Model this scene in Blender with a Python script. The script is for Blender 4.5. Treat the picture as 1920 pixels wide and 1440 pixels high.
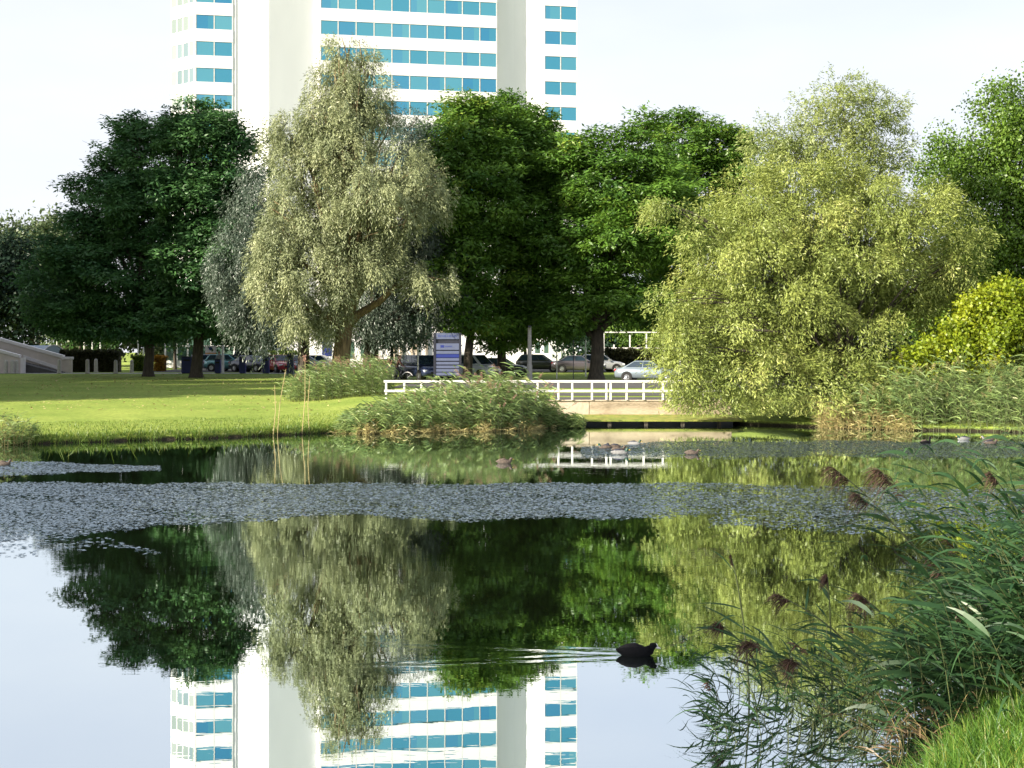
import bpy, bmesh, math, random
import numpy as np
from mathutils import Vector, Matrix

for o in list(bpy.data.objects): bpy.data.objects.remove(o)
scene = bpy.context.scene
COL = scene.collection
R = math.radians
FPX, HOR, CAMZ = 2700.0, 660.0, 3.0

# ------------------------------------------------------------------ camera
cam_d = bpy.data.cameras.new('camera'); cam = bpy.data.objects.new('camera', cam_d); COL.objects.link(cam)
cam.location = (0, 0, CAMZ); cam.rotation_euler = (R(90), 0, 0)
cam_d.sensor_width = 36.0; cam_d.lens = 36.0 * FPX / 1920.0
cam_d.shift_y = (HOR - 720.0) / 1920.0
cam_d.clip_start = 0.1; cam_d.clip_end = 8000
scene.camera = cam

# ------------------------------------------------------------------ world and sun
SUN_EL = R(27.0)
SUN_H = Vector((-0.88, -0.475)).normalized()
TO_SUN = Vector((SUN_H.x * math.cos(SUN_EL), SUN_H.y * math.cos(SUN_EL), math.sin(SUN_EL)))
world = bpy.data.worlds.new('World'); scene.world = world; world.use_nodes = True
wn = world.node_tree.nodes; wl = world.node_tree.links
bg = wn['Background']; bg.inputs['Strength'].default_value = 0.080
sky = wn.new('ShaderNodeTexSky'); sky.sky_type = 'NISHITA'; sky.sun_disc = False
sky.sun_elevation = SUN_EL; sky.sun_rotation = math.atan2(TO_SUN.x, TO_SUN.y)
sky.air_density = 1.0; sky.dust_density = 2.2; sky.ozone_density = 1.0
# thin veil of high cloud and haze, denser towards the horizon, the same all round
tc = wn.new('ShaderNodeTexCoord'); mp = wn.new('ShaderNodeMapping'); mp.inputs['Scale'].default_value = (1.0, 1.0, 3.2)
nz = wn.new('ShaderNodeTexNoise'); nz.inputs['Scale'].default_value = 3.4; nz.inputs['Detail'].default_value = 7
cr = wn.new('ShaderNodeValToRGB'); cr.color_ramp.elements[0].position = .38; cr.color_ramp.elements[1].position = .72
cr.color_ramp.elements[0].color = (4.62, 4.75, 5.20, 1); cr.color_ramp.elements[1].color = (5.3, 5.3, 5.5, 1)
sxz = wn.new('ShaderNodeSeparateXYZ'); hz_ = wn.new('ShaderNodeMapRange'); hz_.inputs['From Min'].default_value = 0.0; hz_.inputs['From Max'].default_value = 0.9
hz_.inputs['To Min'].default_value = 0.92; hz_.inputs['To Max'].default_value = 0.30
mx = wn.new('ShaderNodeMix'); mx.data_type = 'RGBA'
wl.new(tc.outputs['Generated'], mp.inputs[0]); wl.new(mp.outputs[0], nz.inputs[0]); wl.new(nz.outputs[0], cr.inputs[0])
wl.new(tc.outputs['Generated'], sxz.inputs[0]); wl.new(sxz.outputs[2], hz_.inputs[0]); wl.new(hz_.outputs[0], mx.inputs[0])
wl.new(sky.outputs[0], mx.inputs[6]); wl.new(cr.outputs[0], mx.inputs[7]); wl.new(mx.outputs[2], bg.inputs['Color'])
sl = bpy.data.lights.new('sun', 'SUN'); sl.energy = 5.0; sl.angle = R(0.6); sl.color = (1.0, 0.90, 0.75)
so = bpy.data.objects.new('sun', sl); COL.objects.link(so); so.rotation_euler = TO_SUN.to_track_quat('Z', 'Y').to_euler()
so.location = (-60, -40, 60)
vs = scene.view_settings
vs.view_transform = 'Standard'; vs.look = 'None'; vs.gamma = 1.0; vs.use_curve_mapping = False; vs.exposure = 1.46
scene.render.engine = 'CYCLES'
scene.cycles.max_bounces = 6; scene.cycles.diffuse_bounces = 2; scene.cycles.glossy_bounces = 3
scene.cycles.transmission_bounces = 3; scene.cycles.transparent_max_bounces = 6

# ------------------------------------------------------------------ helpers
def P(px, py, d):
    return Vector(((px - 960.0) / FPX * d, d, CAMZ - (py - HOR) / FPX * d))
def X(px, d): return (px - 960.0) / FPX * d

def tag(o, label=None, cat=None, group=None, kind=None):
    if label: o['label'] = label
    if cat: o['category'] = cat
    if group: o['group'] = group
    if kind: o['kind'] = kind
    return o
def empty(name, loc=(0, 0, 0), rz=0, label=None, cat=None, group=None):
    o = bpy.data.objects.new(name, None); COL.objects.link(o); o.empty_display_size = 0.2
    o.location = loc; o.rotation_euler = (0, 0, rz)
    return tag(o, label, cat, group)
def link(name, me, mat=None, parent=None, smooth=False):
    o = bpy.data.objects.new(name, me); COL.objects.link(o)
    if mat is not None and not me.materials: me.materials.append(mat)
    if parent is not None: o.parent = parent
    if smooth:
        me.polygons.foreach_set('use_smooth', np.ones(len(me.polygons), dtype=bool))
    return o
def copy_tree(o, parent=None):
    c = o.copy(); COL.objects.link(c); c.parent = parent
    for ch in list(o.children): copy_tree(ch, c)
    return c
def poly_mesh(name, verts, faces):
    me = bpy.data.meshes.new(name); me.from_pydata([tuple(v) for v in verts], [], faces); me.update(); return me
def quad_mesh(name, V, rnd=None):
    """V: (N,4,3) array of separate quads; rnd: (N,) value per quad"""
    n = len(V); me = bpy.data.meshes.new(name)
    me.vertices.add(n * 4); me.vertices.foreach_set('co', np.ascontiguousarray(V, dtype=np.float32).ravel())
    me.loops.add(n * 4); me.loops.foreach_set('vertex_index', np.arange(n * 4, dtype=np.int32))
    me.polygons.add(n); me.polygons.foreach_set('loop_start', np.arange(0, n * 4, 4, dtype=np.int32))
    me.update(calc_edges=True)
    if rnd is not None:
        a = me.attributes.new('rnd', 'FLOAT', 'FACE'); a.data.foreach_set('value', np.asarray(rnd, dtype=np.float32))
    return me

def unit(v): return v / np.maximum(np.linalg.norm(v, axis=-1, keepdims=True), 1e-6)
def rand_dir(n, rg): return unit(rg.normal(size=(n, 3)))

class MB:
    """collects shapes into one mesh"""
    def __init__(s): s.v = []; s.f = []
    def add(s, verts, faces):
        b = len(s.v); s.v += [tuple(v) for v in verts]; s.f += [tuple(i + b for i in f) for f in faces]; return s
    def box(s, c, size, rz=0.0):
        x, y, z = [k / 2.0 for k in size]; ca, sa = math.cos(rz), math.sin(rz); vs_ = []
        for dz in (-z, z):
            for dx, dy in ((-x, -y), (x, -y), (x, y), (-x, y)):
                vs_.append((c[0] + dx * ca - dy * sa, c[1] + dx * sa + dy * ca, c[2] + dz))
        return s.add(vs_, [(3, 2, 1, 0), (4, 5, 6, 7), (0, 1, 5, 4), (1, 2, 6, 5), (2, 3, 7, 6), (3, 0, 4, 7)])
    def bx(s, x0, x1, y0, y1, z0, z1):
        return s.box(((x0 + x1) / 2, (y0 + y1) / 2, (z0 + z1) / 2), (x1 - x0, y1 - y0, z1 - z0))
    def prism(s, pts, y0, y1, axis='y'):
        """polygon in x,z extruded along y (or polygon in x,y extruded along z)"""
        n = len(pts)
        if axis == 'y':
            vs_ = [(p[0], y0, p[1]) for p in pts] + [(p[0], y1, p[1]) for p in pts]
        else:
            vs_ = [(p[0], p[1], y0) for p in pts] + [(p[0], p[1], y1) for p in pts]
        fs = [tuple(range(n)), tuple(range(2 * n - 1, n - 1, -1))]
        for i in range(n):
            j = (i + 1) % n; fs.append((i, i + n, j + n, j))
        return s.add(vs_, fs)
    def tube(s, path, radii, sides=8, cap=True, flat=None):
        path = [Vector(p) for p in path]; n = len(path); vs_ = []; fs = []
        up = Vector((0.0123, 1.0, 0.031)).normalized()
        for i, p in enumerate(path):
            t = (path[min(i + 1, n - 1)] - path[max(i - 1, 0)]).normalized()
            a = t.cross(up)
            if a.length < 1e-3: a = t.cross(Vector((1, 0, 0)))
            a.normalize(); b = t.cross(a).normalized()
            r = radii[i] if hasattr(radii, '__len__') else radii
            ra, rb = r if hasattr(r, '__len__') else (r, r)
            for k in range(sides):
                g = 2 * math.pi * k / sides
                vs_.append(p + a * (ra * math.cos(g)) + b * (rb * math.sin(g)))
        for i in range(n - 1):
            for k in range(sides):
                k2 = (k + 1) % sides
                fs.append((i * sides + k, i * sides + k2, (i + 1) * sides + k2, (i + 1) * sides + k))
        if cap:
            fs.append(tuple(reversed(range(sides)))); fs.append(tuple((n - 1) * sides + k for k in range(sides)))
        return s.add(vs_, fs)
    def cyl(s, c, r, h, sides=12, r2=None):
        return s.tube([(c[0], c[1], c[2]), (c[0], c[1], c[2] + h)], [r, r if r2 is None else r2], sides)
    def mesh(s, name, bevel=0.0):
        me = poly_mesh(name, s.v, s.f)
        bm = bmesh.new(); bm.from_mesh(me); bmesh.ops.recalc_face_normals(bm, faces=bm.faces)
        if bevel: bmesh.ops.bevel(bm, geom=bm.edges[:], offset=bevel, segments=2, affect='EDGES', profile=0.6, clamp_overlap=True)
        bm.to_mesh(me); bm.free(); return me
    def build(s, name, mat, parent=None, smooth=False, bevel=0.0):
        return link(name, s.mesh(name, bevel), mat, parent, smooth)

# ------------------------------------------------------------------ materials
MATS = {}
def nt(name):
    m = bpy.data.materials.new(name); m.use_nodes = True; t = m.node_tree
    return m, t, t.nodes, t.links, t.nodes['Principled BSDF']
def mat(name, col, rough=0.6, metal=0.0, var=0.12, scale=3.0, bump=0.0, spec=0.5, bscale=None, stretch=(1, 1, 1), coat=0.0, stain=None, sscale=0.6):
    if name in MATS: return MATS[name]
    m, t, n, l, p = nt(name); MATS[name] = m
    p.inputs['Roughness'].default_value = rough; p.inputs['Metallic'].default_value = metal
    p.inputs['Specular IOR Level'].default_value = spec; p.inputs['Coat Weight'].default_value = coat
    c = n.new('ShaderNodeTexCoord'); mpn = n.new('ShaderNodeMapping'); mpn.inputs['Scale'].default_value = stretch
    l.new(c.outputs['Object'], mpn.inputs[0])
    nz_ = n.new('ShaderNodeTexNoise'); nz_.inputs['Scale'].default_value = scale; nz_.inputs['Detail'].default_value = 6
    l.new(mpn.outputs[0], nz_.inputs[0])
    r_ = n.new('ShaderNodeValToRGB'); e = r_.color_ramp.elements
    e[0].position = 0.3; e[1].position = 0.7
    e[0].color = (*[k * (1 - var) for k in col], 1); e[1].color = (*[min(1, k * (1 + var)) for k in col], 1)
    l.new(nz_.outputs[0], r_.inputs[0]); out = r_.outputs[0]
    if stain:
        n2 = n.new('ShaderNodeTexNoise'); n2.inputs['Scale'].default_value = sscale; n2.inputs['Detail'].default_value = 8; n2.inputs['Roughness'].default_value = 0.7
        l.new(mpn.outputs[0], n2.inputs[0])
        m2 = n.new('ShaderNodeMapRange'); m2.inputs['From Min'].default_value = 0.45; m2.inputs['From Max'].default_value = 0.65
        l.new(n2.outputs[0], m2.inputs[0])
        x_ = n.new('ShaderNodeMix'); x_.data_type = 'RGBA'; x_.inputs[7].default_value = (*stain, 1)
        l.new(m2.outputs[0], x_.inputs[0]); l.new(out, x_.inputs[6]); out = x_.outputs[2]
    l.new(out, p.inputs['Base Color'])
    if bump:
        b = n.new('ShaderNodeBump'); b.inputs['Strength'].default_value = 1.0; b.inputs['Distance'].default_value = bump
        n3 = n.new('ShaderNodeTexNoise'); n3.inputs['Scale'].default_value = bscale or scale * 4; n3.inputs['Detail'].default_value = 5
        l.new(mpn.outputs[0], n3.inputs[0]); l.new(n3.outputs[0], b.inputs['Height']); l.new(b.outputs[0], p.inputs['Normal'])
    return m
def leafmat(name, c0, c1, c2=None, trans=0.35, gloss=0.04, grough=0.45, patch=0.0):
    m, t, n, l, p = nt(name); MATS[name] = m; n.remove(p); out = n['Material Output']
    a = n.new('ShaderNodeAttribute'); a.attribute_name = 'rnd'; r_ = n.new('ShaderNodeValToRGB'); e = r_.color_ramp.elements
    e[0].color = (*c0, 1); e[1].color = (*c1, 1); e[0].position = 0.0; e[1].position = 0.85 if c2 else 1.0
    if c2:
        k = e.new(1.0); k.color = (*c2, 1)
    l.new(a.outputs['Fac'], r_.inputs[0]); colr = r_.outputs[0]
    d = n.new('ShaderNodeBsdfDiffuse'); tr = n.new('ShaderNodeBsdfTranslucent'); g = n.new('ShaderNodeBsdfGlossy'); g.inputs['Roughness'].default_value = grough
    hs = n.new('ShaderNodeHueSaturation'); hs.inputs['Hue'].default_value = 0.485; hs.inputs['Value'].default_value = 1.15
    l.new(colr, hs.inputs['Color']); l.new(hs.outputs[0], tr.inputs[0]); l.new(colr, d.inputs[0])
    m1 = n.new('ShaderNodeMixShader'); m1.inputs[0].default_value = trans; l.new(d.outputs[0], m1.inputs[1]); l.new(tr.outputs[0], m1.inputs[2])
    m2 = n.new('ShaderNodeMixShader'); m2.inputs[0].default_value = gloss; l.new(m1.outputs[0], m2.inputs[1]); l.new(g.outputs[0], m2.inputs[2])
    l.new(m2.outputs[0], out.inputs[0]); return m

M_chest = leafmat('chestnut_leaf', (0.042, 0.115, 0.017), (0.13, 0.25, 0.030), (0.28, 0.34, 0.05), 0.34, 0.03)
M_chest_shade = leafmat('shaded_chestnut_leaf', (0.030, 0.095, 0.034), (0.075, 0.175, 0.045), None, 0.3, 0.03)  # darker chestnut leaf: shade on the left trees put into the colour
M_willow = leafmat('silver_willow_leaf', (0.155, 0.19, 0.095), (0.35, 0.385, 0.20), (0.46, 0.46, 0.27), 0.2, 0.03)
M_willow_shade = leafmat('shaded_willow_leaf', (0.06, 0.095, 0.07), (0.13, 0.17, 0.12), None, 0.25, 0.05)  # greyer, darker willow leaf with the shade put into its colour
M_osier = leafmat('pond_willow_leaf', (0.135, 0.185, 0.040), (0.30, 0.345, 0.085), (0.42, 0.41, 0.14), 0.25, 0.03)
M_osier2 = leafmat('light_willow_leaf', (0.17, 0.23, 0.07), (0.33, 0.38, 0.13), None, 0.4, 0.03)
M_maple = leafmat('maple_leaf', (0.06, 0.13, 0.018), (0.16, 0.26, 0.032), None, 0.35, 0.03)
M_yellow = leafmat('yellow_green_leaf', (0.14, 0.22, 0.012), (0.32, 0.36, 0.02), None, 0.42, 0.03)
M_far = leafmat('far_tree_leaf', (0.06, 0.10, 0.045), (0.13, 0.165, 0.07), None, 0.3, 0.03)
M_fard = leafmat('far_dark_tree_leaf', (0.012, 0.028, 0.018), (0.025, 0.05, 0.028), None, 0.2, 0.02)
M_hedge = leafmat('hedge_leaf', (0.025, 0.035, 0.014), (0.06, 0.06, 0.025), None, 0.2, 0.03)
M_orange = leafmat('orange_shrub_leaf', (0.30, 0.14, 0.02), (0.42, 0.28, 0.03), None, 0.3, 0.03)
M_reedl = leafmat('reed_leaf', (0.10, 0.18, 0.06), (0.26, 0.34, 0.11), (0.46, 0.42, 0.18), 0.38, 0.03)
M_reed_shade = leafmat('shaded_reed_leaf', (0.018, 0.054, 0.024), (0.052, 0.115, 0.038), (0.09, 0.15, 0.045), 0.3, 0.03, 0.4)  # reed leaf darkened so its colour carries the shade on the near reeds
M_straw = leafmat('straw', (0.26, 0.23, 0.08), (0.46, 0.40, 0.18), None, 0.25, 0.03)
M_plume = leafmat('pink_plume', (0.30, 0.16, 0.12), (0.46, 0.30, 0.22), None, 0.3, 0.02)
M_plumed = leafmat('brown_plume', (0.055, 0.032, 0.026), (0.14, 0.085, 0.06), None, 0.25, 0.02)
M_blade = leafmat('grass_blade', (0.055, 0.12, 0.014), (0.14, 0.215, 0.028), (0.29, 0.29, 0.07), 0.4, 0.03)
M_bladed = leafmat('near_grass_blade', (0.045, 0.13, 0.016), (0.125, 0.235, 0.03), (0.27, 0.28, 0.06), 0.4, 0.03)
M_bark = mat('bark', (0.055, 0.045, 0.032), 0.9, var=0.45, scale=4, bump=0.05, bscale=7, stretch=(2.2, 2.2, 0.5))
M_barkg = mat('willow_bark', (0.17, 0.125, 0.06), 0.9, var=0.5, scale=3, bump=0.10, bscale=4, stretch=(2.5, 2.5, 0.35))
M_stem = mat('reed_stem', (0.10, 0.12, 0.045), 0.6, var=0.3)
M_stems = mat('dry_stem', (0.40, 0.31, 0.14), 0.7, var=0.2)
M_white = mat('white_paint', (0.76, 0.75, 0.72), 0.5, var=0.06, scale=6, stain=(.60, .58, .53), sscale=3.0)
M_clad = mat('white_cladding', (0.84, 0.83, 0.84), 0.5, var=0.03, scale=0.4)
M_core = mat('white_render', (0.86, 0.86, 0.87), 0.7, var=0.035, scale=0.25, stretch=(1, 1, 0.3), bump=0.01)
M_conc = mat('concrete', (0.52, 0.44, 0.345), 0.85, var=0.16, scale=2.2, bump=0.012, stain=(0.40, 0.315, 0.22), sscale=1.6, stretch=(1, 1, 0.6))
M_concs = mat('stained_concrete', (0.47, 0.385, 0.28), 0.88, var=0.25, scale=3, bump=0.015, stain=(0.19, 0.15, 0.10), sscale=1.5, stretch=(0.55, 1, 2.2))
M_pale = mat('pale_stone', (0.52, 0.46, 0.41), 0.8, var=0.08, scale=2, bump=0.005)
M_cope = mat('coping_stone', (0.66, 0.63, 0.62), 0.7, var=0.06, scale=3)
M_bollard = mat('bollard_concrete', (0.42, 0.40, 0.37), 0.85, var=0.15, scale=8)
M_navy = mat('navy_metal', (0.012, 0.022, 0.14), 0.5, var=0.15, scale=2)
M_dark = mat('dark_metal', (0.02, 0.022, 0.035), 0.45, var=0.2)
M_black = mat('black_rubber', (0.012, 0.012, 0.013), 0.75, var=0.2)
M_rim = mat('alloy', (0.45, 0.46, 0.48), 0.3, 0.9, var=0.05)
M_glass = mat('car_glass', (0.02, 0.035, 0.05), 0.05, var=0.1, spec=0.9)
M_glassg = mat('pavilion_glass', (0.06, 0.11, 0.085), 0.08, var=0.5, scale=0.7, spec=0.8)
M_lamp = mat('lamp_glass', (0.75, 0.77, 0.8), 0.1, var=0.02, spec=0.8)
M_tail = mat('tail_lamp', (0.35, 0.01, 0.012), 0.2, var=0.05)
M_greyroof = mat('grey_sheet', (0.24, 0.30, 0.36), 0.5, var=0.08, scale=1)
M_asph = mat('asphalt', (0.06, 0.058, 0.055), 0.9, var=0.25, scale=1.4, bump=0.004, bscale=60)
M_pave = mat('pale_paving', (0.33, 0.32, 0.31), 0.85, var=0.12, scale=1.2, bump=0.004, bscale=30)
M_moss = mat('mossy_ledge_top', (0.16, 0.20, 0.028), 0.95, var=0.35, scale=4, bump=0.02, stain=(0.26, 0.24, 0.05), sscale=2.5)
M_skin = mat('skin', (0.5, 0.3, 0.22), 0.6, var=0.05)
M_signp = mat('sign_panel', (0.095, 0.115, 0.19), 0.5, var=0.06, scale=4)  # panel colour darkened to carry the shade on the sign
M_signb = mat('sign_blue', (0.012, 0.025, 0.17), 0.5, var=0.1)
M_signt = mat('sign_lettering', (0.05, 0.07, 0.20), 0.5, var=0.2)

def window_glass(name, c0, c1, rough=0.12, spec=0.5):
    m, t, n, l, p = nt(name); MATS[name] = m
    oi = n.new('ShaderNodeObjectInfo'); r_ = n.new('ShaderNodeValToRGB'); e = r_.color_ramp.elements
    e[0].color = (*c0, 1); e[1].color = (*c1, 1); l.new(oi.outputs['Random'], r_.inputs[0])
    # a drawn blind in part of some panes
    tcn = n.new('ShaderNodeTexCoord'); sx = n.new('ShaderNodeSeparateXYZ'); l.new(tcn.outputs['Object'], sx.inputs[0])
    mu = n.new('ShaderNodeMath'); mu.operation = 'MULTIPLY'; mu.inputs[1].default_value = 37.7; l.new(oi.outputs['Random'], mu.inputs[0])
    fr = n.new('ShaderNodeMath'); fr.operation = 'FRACT'; l.new(mu.outputs[0], fr.inputs[0])
    th = n.new('ShaderNodeMapRange'); th.inputs['To Min'].default_value = -3.5; th.inputs['To Max'].default_value = 1.6; l.new(fr.outputs[0], th.inputs[0])
    lt = n.new('ShaderNodeMath'); lt.operation = 'LESS_THAN'; l.new(sx.outputs[0], lt.inputs[0]); l.new(th.outputs[0], lt.inputs[1])
    x_ = n.new('ShaderNodeMix'); x_.data_type = 'RGBA'; x_.blend_type = 'MULTIPLY'; x_.inputs[7].default_value = (0.75, 0.86, 1.0, 1)
    l.new(lt.outputs[0], x_.inputs[0]); l.new(r_.outputs[0], x_.inputs[6]); l.new(x_.outputs[2], p.inputs['Base Color'])
    p.inputs['Roughness'].default_value = rough; p.inputs['Specular IOR Level'].default_value = spec
    return m
M_win = window_glass('blue_window_glass', (0.035, 0.22, 0.36), (0.095, 0.31, 0.41))
M_wing = window_glass('grey_window_glass', (0.16, 0.20, 0.19), (0.24, 0.27, 0.26))

def paint(name, col, metal=0.0):
    return mat(name, col, 0.32, metal, var=0.03, coat=0.6)

# ------------------------------------------------------------------ ground, pond
FAR = np.array([(-200, 30), (-90, 34), (-60, 38), (-30, 43.5), (-16.4, 46.3), (-13.6, 48.2), (-10.4, 50), (-6.4, 53.6), (-5.5, 53.0), (-2, 54.2), (0.8, 55.5), (1.5, 58), (1.75, 61.05),
                (9.25, 61.05), (9.5, 59.6), (13.2, 56.4), (19, 53.6), (40, 50), (90, 40), (200, 30)], float)
NEAR = np.array([(-200, 29), (-90, 20), (-60, 9), (1.6, 8.9), (2.4, 9.3), (3.5, 11.1), (5, 14), (8, 20), (14, 30), (25, 42), (40, 48), (90, 39), (200, 29)], float)
def wob(x): return 0.10 * np.sin(x * 1.9) + 0.07 * np.sin(x * 4.3 + 1) + 0.05 * np.sin(x * 9.1 + 2)
def far(x): return float(np.interp(x, FAR[:, 0], FAR[:, 1])) + (0 if 1.4 < x < 9.6 else float(wob(x)))
def near(x): return float(np.interp(x, NEAR[:, 0], NEAR[:, 1])) + 0.5 * float(wob(x + 3))
EFAR = [0, .10, .3, .8, 1.6, 3, 5, 8, 12]
YABS = [75, 82, 90, 98, 104, 108, 113, 117, 120, 124, 131, 145, 160, 185, 230, 320, 500, 900, 1800, 4000]
ZABS_Y = [90, 98, 108, 113, 117, 124, 131, 145, 160, 230, 4000]
ZABS_Z = [.93, .96, 1.0, 1.12, 1.24, 1.28, 1.3, 1.4, 1.45, 1.5, 1.5]
ENEAR = [0, .25, .7, 1.3, 2.2, 4, 7, 11, 16, 30, 80]
ZNEAR = [-.05, .10, .20, .30, .42, .7, 1.15, 1.4, 1.45, 1.5, 1.6]
def prof(x):
    n_, f_ = near(x), far(x); wall = 1.75 <= x <= 9.25
    ys = [-2000] + [n_ - e for e in reversed(ENEAR)]; zs = [1.6] + list(reversed(ZNEAR))
    ys += [n_ + (f_ - n_) * k for k in (.12, .5, .88)]; zs += [-.5, -.9, -.5]
    w = min(1, max(0, (-x - 5.5) / 5.0)); RR = 8 * (1 - w) + 42 * w          # lawn on the left climbs slowly
    for e in EFAR:
        if wall: z = -.05 if e < .25 else .92
        else:
            z = -.05 if e == 0 else (.16 + .78 * min(1, e / RR))
        ys.append(f_ + e); zs.append(z)
    for y in YABS:
        e = y - f_
        z = float(np.interp(y, ZABS_Y, ZABS_Z)) if y >= 90 else min(.93, .16 + .78 * min(1, e / RR))
        ys.append(y); zs.append(z)
    return ys, zs
def gz(x, y):
    ys, zs = prof(x); return float(np.interp(y, ys, zs))
xs = sorted(set([-3000, -1200, -500, -200, -120, -90, -75] + list(np.arange(-60, 1.5, .5)) + [1.5, 1.74] + [1.76, 2, 2.4, 3] + list(np.arange(3.5, 9.2, .5)) + [9.24, 9.26, 9.5] +
                list(np.arange(10, 40, .5)) + [42, 46, 52, 60, 75, 90, 120, 200, 500, 1200, 3000]))
gv = []; gf = []; cols_ = [prof(x) for x in xs]; K = len(cols_[0][0])
for x, (ys, zs) in zip(xs, cols_): gv += [(x, y, z) for y, z in zip(ys, zs)]
for i in range(len(xs) - 1):
    for k in range(K - 1): gf.append((i * K + k, (i + 1) * K + k, (i + 1) * K + k + 1, i * K + k + 1))
def ground_material():
    m, t, n, l, p = nt('lawn_grass')
    g = n.new('ShaderNodeNewGeometry')
    a = n.new('ShaderNodeTexNoise'); a.inputs['Scale'].default_value = 0.22; a.inputs['Detail'].default_value = 9; a.inputs['Roughness'].default_value = 0.7
    l.new(g.outputs['Position'], a.inputs[0])
    r_ = n.new('ShaderNodeValToRGB'); e = r_.color_ramp.elements
    e[0].position = .32; e[0].color = (.145, .215, .034, 1); e[1].position = .68; e[1].color = (.26, .315, .065, 1)
    l.new(a.outputs[0], r_.inputs[0])
    b = n.new('ShaderNodeTexNoise'); b.inputs['Scale'].default_value = 5.0; b.inputs['Detail'].default_value = 6; l.new(g.outputs['Position'], b.inputs[0])
    x_ = n.new('ShaderNodeMix'); x_.data_type = 'RGBA'; x_.blend_type = 'OVERLAY'; x_.inputs[0].default_value = 0.6
    l.new(r_.outputs[0], x_.inputs[6]); l.new(b.outputs[0], x_.inputs[7])
    # bare mud below and just at the water line
    sx = n.new('ShaderNodeSeparateXYZ'); l.new(g.outputs['Position'], sx.inputs[0])
    mr = n.new('ShaderNodeMapRange'); mr.inputs['From Min'].default_value = .06; mr.inputs['From Max'].default_value = .16; l.new(sx.outputs[2], mr.inputs[0])
    y_ = n.new('ShaderNodeMix'); y_.data_type = 'RGBA'; y_.inputs[6].default_value = (.035, .03, .018, 1)
    l.new(mr.outputs[0], y_.inputs[0]); l.new(x_.outputs[2], y_.inputs[7]); l.new(y_.outputs[2], p.inputs['Base Color'])
    p.inputs['Roughness'].default_value = .95; p.inputs['Specular IOR Level'].default_value = .15
    c = n.new('ShaderNodeTexNoise'); c.inputs['Scale'].default_value = 14; c.inputs['Detail'].default_value = 4; l.new(g.outputs['Position'], c.inputs[0])
    bp = n.new('ShaderNodeBump'); bp.inputs['Distance'].default_value = .05; bp.inputs['Strength'].default_value = .9
    l.new(c.outputs[0], bp.inputs['Height']); l.new(bp.outputs[0], p.inputs['Normal'])
    return m
tag(link('ground', poly_mesh('ground', gv, gf), ground_material(), smooth=True), 'mown green lawn and bank around the pond', 'ground', kind='structure')

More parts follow.
